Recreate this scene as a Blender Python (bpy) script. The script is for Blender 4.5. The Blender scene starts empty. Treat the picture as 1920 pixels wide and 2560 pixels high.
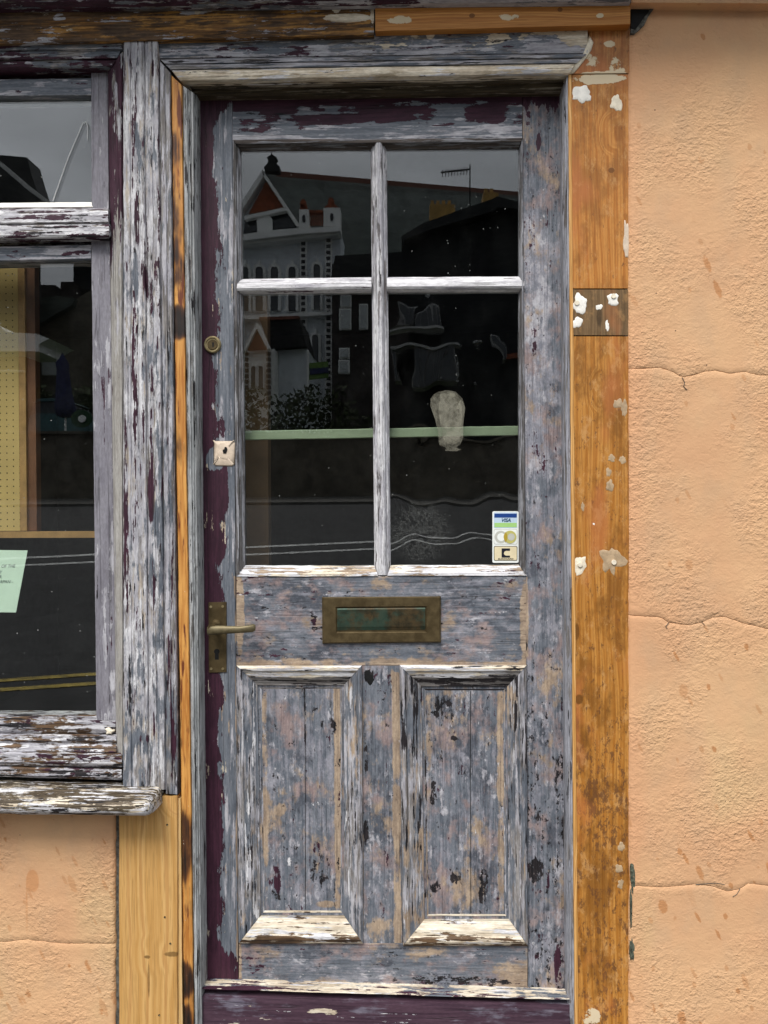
import bpy, bmesh, math, random
from mathutils import Vector, noise as mnoise
random.seed(7)
R = math.radians
scene = bpy.context.scene
COL = scene.collection

# ------------------------------------------------------------------ camera
F = 1900.0                       # focal length in photo pixels
YAW, ROLL = R(2.3), R(0.42)
CAM = Vector((0.0, -1.86, 1.33))
D0 = Vector((-math.sin(YAW), math.cos(YAW), 0))
RT0 = Vector((math.cos(YAW), math.sin(YAW), 0)); UP0 = Vector((0, 0, 1))
RT = RT0*math.cos(ROLL) - UP0*math.sin(ROLL)
UP = UP0*math.cos(ROLL) + RT0*math.sin(ROLL)
cam_d = bpy.data.cameras.new('camera'); cam = bpy.data.objects.new('camera', cam_d); COL.objects.link(cam)
from mathutils import Matrix
m3 = Matrix((RT, UP, -D0)).transposed()
cam.matrix_world = Matrix.Translation(CAM) @ m3.to_4x4()
cam_d.sensor_fit = 'AUTO'; cam_d.sensor_width = 36; cam_d.lens = 36*F/2560
cam_d.clip_end = 2000; cam_d.clip_start = .02
scene.camera = cam

# ------------------------------------------------------------------ sky, sun, exposure
SUN_EL, SUN_AZ = R(56), R(200)    # azimuth measured from +Y, clockwise
world = bpy.data.worlds.new('World'); scene.world = world; world.use_nodes = True
wn = world.node_tree.nodes; wl = world.node_tree.links; wn.clear()
sky = wn.new('ShaderNodeTexSky'); sky.sky_type = 'NISHITA'; sky.sun_disc = False
sky.sun_elevation = SUN_EL; sky.sun_rotation = SUN_AZ; sky.dust_density = 3.0; sky.air_density = 1.0
hs = wn.new('ShaderNodeHueSaturation'); hs.inputs['Saturation'].default_value = .28
wl.new(sky.outputs[0], hs.inputs['Color'])
wtc = wn.new('ShaderNodeTexCoord'); wmp = wn.new('ShaderNodeMapping'); wmp.inputs['Scale'].default_value = (1, 1, 3)
wl.new(wtc.outputs['Generated'], wmp.inputs[0])
wno = wn.new('ShaderNodeTexNoise'); wno.inputs['Scale'].default_value = 2.4; wno.inputs['Detail'].default_value = 6; wno.inputs['Roughness'].default_value = .55
wl.new(wmp.outputs[0], wno.inputs['Vector'])
wrp = wn.new('ShaderNodeMapRange'); wrp.inputs[1].default_value = .3; wrp.inputs[2].default_value = .7; wrp.inputs[3].default_value = .72; wrp.inputs[4].default_value = 1.3
wl.new(wno.outputs['Fac'], wrp.inputs[0])
wmx = wn.new('ShaderNodeMix'); wmx.data_type = 'RGBA'; wmx.inputs[0].default_value = .72
wmx.inputs[7].default_value = (7.6, 8.1, 8.8, 1)      # grey overcast layer
wl.new(hs.outputs[0], wmx.inputs[6])
wsc = wn.new('ShaderNodeVectorMath'); wsc.operation = 'SCALE'
wl.new(wmx.outputs[2], wsc.inputs[0]); wl.new(wrp.outputs[0], wsc.inputs['Scale'])
bg = wn.new('ShaderNodeBackground'); bg.inputs['Strength'].default_value = .105
# an overcast dome is about three times as bright overhead as at the horizon
wsx = wn.new('ShaderNodeSeparateXYZ'); wl.new(wtc.outputs['Generated'], wsx.inputs[0])
wgr = wn.new('ShaderNodeMapRange'); wgr.inputs[1].default_value = 0; wgr.inputs[2].default_value = 1; wgr.inputs[3].default_value = .44; wgr.inputs[4].default_value = 1.9
wl.new(wsx.outputs[2], wgr.inputs[0])
ws2 = wn.new('ShaderNodeVectorMath'); ws2.operation = 'SCALE'; wl.new(wsc.outputs[0], ws2.inputs[0]); wl.new(wgr.outputs[0], ws2.inputs['Scale'])
wl.new(ws2.outputs[0], bg.inputs['Color'])
wo = wn.new('ShaderNodeOutputWorld'); wl.new(bg.outputs[0], wo.inputs[0])
sd = bpy.data.lights.new('sun', 'SUN'); sd.energy = 2.3; sd.angle = R(22); sd.color = (1, .965, .92)
so = bpy.data.objects.new('sun', sd); COL.objects.link(so)
sdir = Vector((math.sin(SUN_AZ)*math.cos(SUN_EL), math.cos(SUN_AZ)*math.cos(SUN_EL), math.sin(SUN_EL)))
so.rotation_euler = sdir.to_track_quat('Z', 'Y').to_euler()
scene.view_settings.view_transform = 'Standard'; scene.view_settings.look = 'None'
scene.view_settings.exposure = 0.47; scene.view_settings.gamma = 1; scene.view_settings.use_curve_mapping = False
scene.render.engine = 'CYCLES'
scene.cycles.transparent_max_bounces = 16

# ------------------------------------------------------------------ helpers
def W(u, v, y=0.0):
    """point of the plane at depth y measured at photo position (u, v)"""
    d = D0*F + RT*(u-960) + UP*(1280-v)
    t = (y-CAM.y)/d.y
    return CAM + d*t
YG = .1
def M(u, v, L, yg=YG):
    """a point across the street, surveyed from its mirror image in the glass"""
    p = W(u, v, L); p.y = 2*yg - p.y
    return p

def new_mesh(name, verts, faces, mat, parent=None, base=None, smooth=False):
    base = base if base is not None else (parent_base(parent) if parent else Vector((0, 0, 0)))
    me = bpy.data.meshes.new(name)
    me.from_pydata([tuple(Vector(v)-base) for v in verts], [], faces)
    bm = bmesh.new(); bm.from_mesh(me); bmesh.ops.recalc_face_normals(bm, faces=bm.faces); bm.to_mesh(me); bm.free()
    if smooth:
        for p in me.polygons: p.use_smooth = True
    me.materials.append(mat)
    o = bpy.data.objects.new(name, me); COL.objects.link(o)
    if parent: o.parent = parent
    else: o.location = base
    return o
BASES = {}
def parent_base(p):
    while p.parent: p = p.parent
    return BASES[p.name]
def thing(name, label, cat, base, group=None):
    o = bpy.data.objects.new(name, None); COL.objects.link(o); o.location = base; o.empty_display_size = .1
    o['label'] = label; o['category'] = cat
    if group: o['group'] = group
    BASES[o.name] = Vector(base)
    return o
def tag(o, label, cat, group=None):
    o['label'] = label; o['category'] = cat
    if group: o['group'] = group
    return o
def structure(o): o['kind'] = 'structure'; return o

def lerp(a, b, t): return tuple(a[i]+(b[i]-a[i])*t for i in range(len(a)))
def strip(name, mat, A, B, prof, back, parent=None, n=None, jit=.0007, base=None, smooth=False, label=None, w=None):
    """moulding between end A=(p0,p1) and end B=(p0,p1); prof = [(t, y)...] across"""
    w = w or W
    length = math.dist(A[0], B[0])
    n = n or max(2, int(length/22))
    verts, faces = [], []
    for i in range(n+1):
        s = i/n
        row = []
        for (t, y) in prof:
            a = lerp(A[0], A[1], t); b = lerp(B[0], B[1], t)
            u, v = lerp(a, b, s)
            p = w(u, v, y)
            if jit:
                q = p*38 + Vector((3.1*len(name), 0, 0)); f = p*9
                p = p + Vector((mnoise.noise(q), mnoise.noise(q+Vector((9, 0, 0)))*.5, mnoise.noise(q+Vector((0, 9, 0)))))*jit
                p = p + Vector((mnoise.noise(f), 0, mnoise.noise(f+Vector((0, 9, 0)))))*jit
            row.append(p)
        row = [Vector((row[0].x, back, row[0].z))] + row + [Vector((row[-1].x, back, row[-1].z))]
        verts += row
    k = len(prof)+2
    for i in range(n):
        for j in range(k):
            j2 = (j+1) % k
            faces.append((i*k+j, i*k+j2, (i+1)*k+j2, (i+1)*k+j))
    faces.append(tuple(range(k))); faces.append(tuple(n*k+j for j in reversed(range(k))))
    o = new_mesh(name, verts, faces, mat, parent, base, smooth)
    if label: o['label'] = label
    return o
def bp(wpx, y, bev=2.0, r=.0018):
    b = min(.4, bev/wpx)
    return [(0, y+r), (b*.35, y+r*.35), (b, y), (1-b, y), (1-b*.35, y+r*.35), (1, y+r)]
def vb(name, mat, top, bot, y, back, parent=None, bev=2.0, r=.0018, **k):
    """upright board: top=(xl,xr,v) bot=(xl,xr,v)"""
    return strip(name, mat, ((top[0], top[2]), (top[1], top[2])), ((bot[0], bot[2]), (bot[1], bot[2])), bp(abs(top[1]-top[0]), y, bev, r), back, parent, **k)
def hb(name, mat, lf, rt, y, back, parent=None, bev=2.0, r=.0018, **k):
    """level board: lf=(x,vt,vb) rt=(x,vt,vb)"""
    return strip(name, mat, ((lf[0], lf[1]), (lf[0], lf[2])), ((rt[0], rt[1]), (rt[0], rt[2])), bp(abs(lf[2]-lf[1]), y, bev, r), back, parent, **k)
def prism(name, mat, pts, y0, y1, parent=None, base=None, w=None, label=None):
    """outline at depth y0, pushed straight back to y1"""
    w = w or W
    f = [w(u, v, y0) for u, v in pts]
    dy = (y1-y0) if w is W else -(y1-y0)
    b = [p+Vector((0, dy, 0)) for p in f]
    n = len(f)
    faces = [tuple(range(n)), tuple(n+i for i in reversed(range(n)))] + [(i, (i+1) % n, n+(i+1) % n, n+i) for i in range(n)]
    o = new_mesh(name, f+b, faces, mat, parent, base)
    if label: o['label'] = label
    return o
def blob(cx, cy, rx, ry, n=22, rough=.18, seed=0, rot=0):
    pts = []
    for i in range(n):
        a = 2*math.pi*i/n
        k = 1 + rough*2*mnoise.noise(Vector((math.cos(a)*1.7, math.sin(a)*1.7, seed*3.3)))+rough*.5*mnoise.noise(Vector((math.cos(a)*3, math.sin(a)*3, seed*5.3)))
        x, y = rx*k*math.cos(a), ry*k*math.sin(a)
        pts.append((cx+x*math.cos(rot)-y*math.sin(rot), cy+x*math.sin(rot)+y*math.cos(rot)))
    return pts
def dome(name, mat, pts, y, h, parent=None, base=None, label=None):
    """low raised lump (filler, putty) with a soft rim"""
    cx = sum(p[0] for p in pts)/len(pts); cy = sum(p[1] for p in pts)/len(pts)
    verts, faces = [], []; n = len(pts)
    rings = [(1, 0), (.9, .6), (.6, .95), (.25, 1)]
    for s, k in rings:
        for (u, v) in pts:
            q = W(cx+(u-cx)*s, cy+(v-cy)*s, y)
            q.y -= h*k*(1+.5*mnoise.noise(q*90)) - .0
            verts.append(q)
    verts.append(W(cx, cy, y-h))
    for r_ in range(3):
        for i in range(n): faces.append((r_*n+i, r_*n+(i+1) % n, (r_+1)*n+(i+1) % n, (r_+1)*n+i))
    for i in range(n): faces.append((3*n+i, 3*n+(i+1) % n, 4*n))
    faces.append(tuple(reversed(range(n))))
    o = new_mesh(name, verts, faces, mat, parent, base, smooth=True)
    if label: o['label'] = label
    return o
def rrect(x0, y0, x1, y1, r, n=6):
    pts = []
    for cx, cy, a0 in ((x1-r, y0+r, -90), (x1-r, y1-r, 0), (x0+r, y1-r, 90), (x0+r, y0+r, 180)):
        for i in range(n+1):
            a = R(a0+90*i/n); pts.append((cx+r*math.cos(a), cy+r*math.sin(a)))
    return pts
def cyl(name, mat, c, r, y0, y1, parent=None, n=28, base=None, rings=None):
    """turned piece with its axis along y; rings=[(radius, y)...]"""
    rings = rings or [(r, y1), (r, y0+.0012), (r*.93, y0)]
    verts = []; faces = []
    for (rr, y) in rings:
        for i in range(n):
            a = 2*math.pi*i/n; verts.append(Vector((c.x+rr*math.cos(a), y, c.z+rr*math.sin(a))))
    for k in range(len(rings)-1):
        for i in range(n): faces.append((k*n+i, k*n+(i+1) % n, (k+1)*n+(i+1) % n, (k+1)*n+i))
    faces.append(tuple(range(n))); faces.append(tuple((len(rings)-1)*n+i for i in range(n)))
    return new_mesh(name, verts, faces, mat, parent, base)
def box(name, mat, lo, hi, parent=None, base=None):
    x0, y0, z0 = lo; x1, y1, z1 = hi
    v = [(x0,y0,z0),(x1,y0,z0),(x1,y1,z0),(x0,y1,z0),(x0,y0,z1),(x1,y0,z1),(x1,y1,z1),(x0,y1,z1)]
    f = [(0,1,2,3),(4,5,6,7),(0,1,5,4),(1,2,6,5),(2,3,7,6),(3,0,4,7)]
    return new_mesh(name, v, f, mat, parent, base)

# ------------------------------------------------------------------ node building
class N:
    def __init__(s, name):
        s.m = bpy.data.materials.new(name); s.m.use_nodes = True
        s.t = s.m.node_tree; s.t.nodes.clear()
        s.out = s.t.nodes.new('ShaderNodeOutputMaterial')
        g = s.t.nodes.new('ShaderNodeNewGeometry'); s.P = g.outputs['Position']; s.geo = g
    def n(s, t): return s.t.nodes.new(t)
    def put(s, sock, v):
        if isinstance(v, bpy.types.NodeSocket): s.t.links.new(v, sock)
        elif isinstance(v, (tuple, list)) and len(v) == 3 and sock.type == 'RGBA': sock.default_value = (*v, 1)
        else: sock.default_value = v
    def ma(s, op, a, b=0.0, c=None, clamp=False):
        x = s.n('ShaderNodeMath'); x.operation = op; x.use_clamp = clamp
        s.put(x.inputs[0], a); s.put(x.inputs[1], b)
        if c is not None: s.put(x.inputs[2], c)
        return x.outputs[0]
    def add(s, a, b): return s.ma('ADD', a, b)
    def mul(s, a, b): return s.ma('MULTIPLY', a, b)
    def sub(s, a, b): return s.ma('SUBTRACT', a, b)
    def vec(s, scale, off=(0, 0, 0), rot=None, src=None):
        x = s.n('ShaderNodeMapping'); s.put(x.inputs['Vector'], src or s.P); x.inputs['Scale'].default_value = scale; x.inputs['Location'].default_value = off
        if rot: x.inputs['Rotation'].default_value = rot
        return x.outputs[0]
    def noise(s, v, sc, det=4, ro=.6, dist=0.0):
        x = s.n('ShaderNodeTexNoise'); s.put(x.inputs['Vector'], v); x.inputs['Scale'].default_value = sc; x.inputs['Detail'].default_value = det
        x.inputs['Roughness'].default_value = ro; x.inputs['Distortion'].default_value = dist
        return x.outputs['Fac']
    def voro(s, v, sc, out='Distance', feat='F1', rnd=1):
        x = s.n('ShaderNodeTexVoronoi'); x.feature = feat; s.put(x.inputs['Vector'], v); x.inputs['Scale'].default_value = sc; x.inputs['Randomness'].default_value = rnd
        return x.outputs[out]
    def ss(s, v, a, b, o0=0.0, o1=1.0, lin=False):
        x = s.n('ShaderNodeMapRange'); x.interpolation_type = 'LINEAR' if lin else 'SMOOTHSTEP'; s.put(x.inputs[0], v)
        for i, q in ((1, a), (2, b), (3, o0), (4, o1)): s.put(x.inputs[i], q)
        return x.outputs[0]
    def mix(s, f, a, b, blend='MIX'):
        x = s.n('ShaderNodeMix'); x.data_type = 'RGBA'; x.blend_type = blend
        s.put(x.inputs[0], f); s.put(x.inputs[6], a); s.put(x.inputs[7], b)
        return x.outputs[2]
    def xyz(s):
        x = s.n('ShaderNodeSeparateXYZ'); s.t.links.new(s.P, x.inputs[0]); return x.outputs
    def bias(s, items, y=.03):
        """placed patches: ('e',u,v,ru,rv,amt) soft ellipse; ('x',u0,u1,amt) / ('z',v0,v1,amt) ramps"""
        X, _, Z = s.xyz(); tot = None
        for it in items:
            if it[0] == 'e':
                c = W(it[1], it[2], y); k = (1.86+y)/F
                dx = s.mul(s.sub(X, c.x), 1/(it[3]*k)); dz = s.mul(s.sub(Z, c.z), 1/(it[4]*k))
                d = s.add(s.mul(dx, dx), s.mul(dz, dz))
                v = s.ss(d, 0.15, 1.0, it[5], 0.0)
            elif it[0] == 'r':      # soft-edged rectangle u0,u1,v0,v1,amt,soft
                a = W(it[1], it[3], y); b = W(it[2], it[4], y); sf = it[6] if len(it) > 6 else .006
                v1 = s.mul(s.ss(X, a.x-sf, a.x+sf), s.ss(X, b.x-sf, b.x+sf, 1, 0))
                v2 = s.mul(s.ss(Z, b.z-sf, b.z+sf), s.ss(Z, a.z-sf, a.z+sf, 1, 0))
                v = s.mul(s.mul(v1, v2), it[5])
            elif it[0] == 'x':
                a = W(it[1], 1280, y).x; b = W(it[2], 1280, y).x
                v = s.ss(X, a, b, 0, it[3]) if a < b else s.ss(X, b, a, it[3], 0)
            else:
                a = W(960, it[1], y).z; b = W(960, it[2], y).z
                v = s.ss(Z, a, b, 0, it[3]) if a < b else s.ss(Z, b, a, it[3], 0)
            tot = v if tot is None else s.add(tot, v)
        return tot
    def fin(s, col, rough=.6, height=None, dist=.001, spec=.35, metal=0, bstr=1.0):
        b = s.n('ShaderNodeBsdfPrincipled'); s.put(b.inputs['Base Color'], col); s.put(b.inputs['Roughness'], rough)
        b.inputs['Specular IOR Level'].default_value = spec; b.inputs['Metallic'].default_value = metal
        if height is not None:
            x = s.n('ShaderNodeBump'); x.inputs['Distance'].default_value = dist; x.inputs['Strength'].default_value = bstr
            s.put(x.inputs['Height'], height); s.t.links.new(x.outputs[0], b.inputs['Normal'])
        s.t.links.new(b.outputs[0], s.out.inputs[0])
        return s.m

def plain(name, col, rough=.6, metal=0, var=.25, sc=12, bump=0, spec=.35):
    k = N(name); f = k.noise(k.P, sc, 6, .65)
    c = k.mix(k.ss(f, .3, .7), tuple(x*(1-var) for x in col), tuple(min(1, x*(1+var)) for x in col))
    return k.fin(c, rough, f if bump else None, bump or .001, spec, metal)

# paint palette (base colours)
GREY = ((.105, .120, .145), (.185, .200, .228)); MAR = ((.030, .008, .018), (.060, .018, .035))
LIL = ((.33, .32, .35), (.52, .51, .54)); WHT = ((.52, .51, .53), (.76, .75, .76)); CREAM = ((.52, .42, .30), (.80, .72, .58))
TAN = ((.27, .20, .145), (.46, .35, .25)); PINK = ((.25, .185, .18), (.36, .28, .265)); DK = ((.006, .006, .008), (.03, .024, .026))
WOODG = ((.12, .105, .095), (.34, .32, .31)); BRN = ((.045, .025, .014), (.16, .095, .05))
def weathered(name, axis, base, layers, seed=0, rough=.62, grain=.5, y=.03, iso=1.0, crack=.45):
    """old timber: base colours then coats of paint, each (colours, cover, (wbig,wmed,wstreak), soft, bias, height[, sizes])"""
    k = N(name)
    so = seed*7.31
    st = (1, 1, .055) if axis == 'z' else (.055, 1, 1)
    q1, q2 = .30*iso, min(1, .45*iso)
    md = (1, 1, q1) if axis == 'z' else (q1, 1, 1)
    bgm = (1, 1, q2) if axis == 'z' else (q2, 1, 1)
    def V(sc, o): return k.vec(sc, (so+o*3.7, o*1.9, so*.5+o*2.3))
    streak = k.noise(V(st, 1), 190, 3, .6)
    streak2 = k.noise(V(st, 5), 75, 3, .55)
    fine = k.noise(V(md, 2), 260, 2, .6)
    tone = k.noise(V(md, 9), 34, 4, .65)
    gr = k.add(k.mul(streak, .6), k.mul(streak2, .4))
    col = k.mix(k.ss(gr, .38, .62), base[0], base[1])
    h = k.mul(gr, grain)
    for i, L in enumerate(layers):
        cols, cov, wt, soft, bi, hh = L[:6]
        sb, sm = L[6] if len(L) > 6 else (11, 48)
        o = 11+i*5
        v = None
        for w_, nn in ((wt[0], lambda: k.noise(V(bgm, o), sb, 5, .62)), (wt[1], lambda: k.noise(V(md, o+1), sm, 5, .72)), (wt[2], lambda: k.noise(V(st, o+2), 120, 3, .6))):
            if w_:
                q = k.mul(k.sub(nn(), .5), w_)
                v = q if v is None else k.add(v, q)
        # normalise spread, then threshold by cover
        sdv = .095*math.sqrt(wt[0]**2+wt[1]**2+wt[2]**2)
        z = {0.02: 2.05, .05: 1.65, .1: 1.28, .15: 1.04, .2: .84, .25: .67, .3: .52, .4: .25, .5: 0, .6: -.25, .7: -.52, .8: -.84, .9: -1.28, .95: -1.65, 1: -9}
        kz = min(z, key=lambda a: abs(a-cov)); thr = z[kz]
        v = k.mul(v, 1/sdv)
        if bi: v = k.add(v, k.bias(bi, y))
        m = k.ss(v, thr-soft, thr+soft)
        c = k.mix(k.ss(k.add(k.mul(tone, .6), k.mul(streak, .4)), .38, .62), cols[0], cols[1])
        col = k.mix(m, col, c)
        if hh: h = k.add(h, k.mul(m, hh))
    if crack:
        cl = (1, 1, .018) if axis == 'z' else (.018, 1, 1)
        cn = k.ma('ABSOLUTE', k.sub(k.noise(V(cl, 71), 60, 2, .5, .25), .5))
        cm = k.mul(k.ss(cn, .004, .018, 1, 0), k.ss(k.noise(V(md, 73), 14, 3, .6), .44, .58))
        col = k.mix(k.mul(cm, crack), col, (.012, .010, .010)); h = k.sub(h, k.mul(cm, .9*crack))
    col = k.mix(k.ss(fine, .3, .7, .0, .45), col, k.mix(1.0, col, (.55, .54, .53), 'MULTIPLY'))
    return k.fin(col, rough, h, .0022, .3)

# ------------------------------------------------------------------ materials
m_pil = weathered('pilaster_paint', 'z', ((.17, .155, .145), (.33, .31, .30)), [
    (LIL, .7, (.35, .7, .7), .85, [('z', 1900, 1700, .4), ('z', 1750, 1960, -.9)], .5),
    (((.36, .30, .24), (.52, .46, .39)), .2, (.5, .6, .7), .7, [('e', 340, 1850, 70, 120, .9)], 0),
    (WHT, .2, (.5, .8, .6), .55, [('e', 330, 420, 60, 300, .3), ('z', 100, 240, .4)], .5),
    (GREY, .15, (.6, .6, .4), .4, [('e', 330, 1880, 90, 90, 1.0), ('e', 420, 1500, 40, 500, .9)], .1),
    (MAR, .1, (.5, .6, .9), .12, [('e', 352, 920, 12, 240, 1.7), ('e', 392, 1200, 10, 160, 1.9), ('e', 330, 1300, 9, 330, 1.6), ('e', 378, 700, 7, 100, 1.8), ('e', 358, 560, 9, 90, 1.8), ('e', 312, 760, 14, 130, 1.6), ('e', 318, 1430, 10, 160, 1.6), ('e', 400, 1650, 7, 260, 1.4)], .2),
    (DK, .05, (.3, .5, 1.0), .15, [('z', 1850, 1960, .5)], -.9)], 1, grain=1.1)
m_fillet = weathered('frame_fillet_paint', 'z', WOODG, [
    (LIL, .6, (.4, .5, .9), .3, [], .4), (GREY, .3, (.6, .5, .4), .4, [], .1), (MAR, .05, (.5, .4, .9), .1, [('e', 440, 1700, 16, 330, 1.6), ('e', 440, 1300, 8, 200, 1)], .2),
    (DK, .05, (.3, .4, 1), .2, [('z', 1850, 1990, 1.0)], -.7)], 2, grain=1)
m_purplestrip = weathered('maroon_strip_paint', 'z', WOODG, [
    (LIL, .5, (.4, .5, .9), .3, [], .4), (((.3, .28, .25), (.42, .4, .37)), .4, (.5, .4, .4), .5, [('z', 650, 720, 1.2)], 0),
    (MAR, .5, (.4, .5, .5), .12, [('z', 600, 690, -2.4), ('x', 295, 276, 1.9), ('z', 600, 420, .6)], .5)], 3, grain=.7)
m_burnt = None
def burnt(name, seed=0):
    k = N(name)
    g = k.noise(k.vec((1, 1, .05), (seed, 0, seed)), 150, 4, .6); t = k.noise(k.vec((1, 1, .4)), 16, 4, .6)
    col = k.mix(k.ss(g, .35, .65), (.40, .15, .028), (.66, .33, .085))
    red = k.ss(k.noise(k.vec((1, 1, .12), (2, 0, 5)), 60, 4, .6), .56, .64)
    col = k.mix(red, col, (.14, .035, .012))
    bl = k.add(k.add(k.mul(k.sub(t, .5), 5), k.mul(k.sub(g, .5), 3)), k.bias([('e', 436, 410, 40, 90, 1.2), ('e', 442, 560, 40, 120, 1.3), ('e', 450, 812, 60, 55, 2.6), ('e', 446, 680, 40, 60, 1.1), ('e', 452, 1110, 26, 70, .5), ('e', 470, 2100, 30, 110, 1.8), ('e', 470, 2430, 30, 60, 2.2), ('e', 458, 1830, 20, 60, .9), ('z', 1900, 2400, .6), ('e', 470, 2540, 30, 60, 1.2)]))
    col = k.mix(k.ss(bl, .5, 1.8), col, (.085, .032, .012)); col = k.mix(k.ss(bl, 1.4, 2.8), col, (.015, .009, .007))
    sp = k.ss(k.voro(k.vec((1, 1, .5)), 130), .10, .06); rn = k.ss(k.noise(k.P, 30, 2), .56, .6)
    col = k.mix(k.mul(sp, rn), col, (.72, .60, .5))
    return k.fin(col, .55, g, .001)
m_burnt = burnt('stripped_scorched_pine')
m_jamb = weathered('jamb_paint', 'z', ((.10, .09, .08), (.26, .25, .24)), [
    (((.27, .28, .28), (.46, .47, .47)), .8, (.3, .5, .9), .3, [('z', 500, 1500, .2)], .4), (DK, .1, (.2, .6, 1), .12, [('z', 800, 200, .5)], -.8)], 4, grain=1)
m_jambr = weathered('right_jamb_paint', 'z', WOODG, [
    (((.25, .255, .28), (.42, .42, .46)), .7, (.3, .5, .9), .3, [], .3), (DK, .1, (.2, .6, 1), .15, [], -.6)], 5, grain=1)
m_head = weathered('door_head_paint', 'x', WOODG, [
    (GREY, .8, (.4, .5, .6), .2, [], .4), (LIL, .3, (.4, .7, .7), .3, [('z', 125, 148, .9)], .2),
    (MAR, .1, (.3, .8, .5), .12, [('e', 560, 118, 190, 14, 1.2)], .2), (CREAM, .05, (.6, .6, .3), .2, [('e', 1440, 100, 60, 40, 3), ('e', 1370, 90, 60, 20, 2.2), ('e', 1245, 115, 40, 16, 2.2), ('e', 1075, 105, 12, 14, 2.2), ('e', 1010, 100, 18, 10, 1.6), ('e', 1300, 110, 20, 14, 1.8)], .4), (DK, .05, (.2, .7, .8), .1, [('z', 84, 66, .6)], -.5)], 6)
m_headlow = weathered('door_head_bead_paint', 'x', WOODG, [
    (LIL, .6, (.3, .5, .9), .4, [], .3), (GREY, .3, (.4, .5, .8), .4, [], 0), (DK, .1, (.3, .5, 1), .2, [('e', 1380, 150, 70, 20, 1)], -.5)], 7)
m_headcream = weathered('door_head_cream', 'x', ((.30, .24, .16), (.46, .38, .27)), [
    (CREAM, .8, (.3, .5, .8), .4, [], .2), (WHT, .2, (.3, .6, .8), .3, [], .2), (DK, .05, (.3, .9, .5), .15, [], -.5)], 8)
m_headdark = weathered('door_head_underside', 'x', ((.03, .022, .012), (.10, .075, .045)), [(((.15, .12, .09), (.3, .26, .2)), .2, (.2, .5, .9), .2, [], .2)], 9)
m_top = weathered('fascia_peeling', 'x', ((.10, .085, .075), (.25, .22, .2)), [
    (LIL, .5, (.5, .5, .6), .2, [('x', 400, 1000, 1.6)], .5), (GREY, .3, (.5, .6, .4), .2, [('x', 1000, 300, .6)], .2), (MAR, .3, (.5, .6, .6), .12, [('x', 900, 250, 1.1), ('x', 1000, 1300, -1.5)], .5)], 10)
m_beamL = weathered('beam_stripped_dark', 'x', ((.05, .025, .01), (.25, .12, .035)), [
    (((.30, .14, .03), (.50, .26, .07)), .4, (.5, .4, .8), .5, [('e', 560, 60, 260, 40, 1.0), ('e', 120, 60, 160, 50, -.3), ('e', 800, 60, 120, 20, .6)], 0),
    (BRN, .4, (.5, .7, .7), .5, [('e', 60, 45, 420, 40, 1.6), ('z', 50, 20, 1.6)], -.2),
    (LIL, .05, (.4, .9, .6), .2, [('z', 88, 97, .6), ('e', 170, 72, 25, 12, 2.6), ('e', 500, 60, 50, 12, 1.5), ('e', 300, 80, 60, 10, .8)], .4), (CREAM, .02, (.5, .6, .3), .15, [('e', 870, 75, 80, 14, 3.4), ('e', 846, 50, 16, 16, 3.2), ('e', 507, 60, 9, 9, 3.6), ('e', 934, 50, 8, 50, 3)], .6)], 11)
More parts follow.
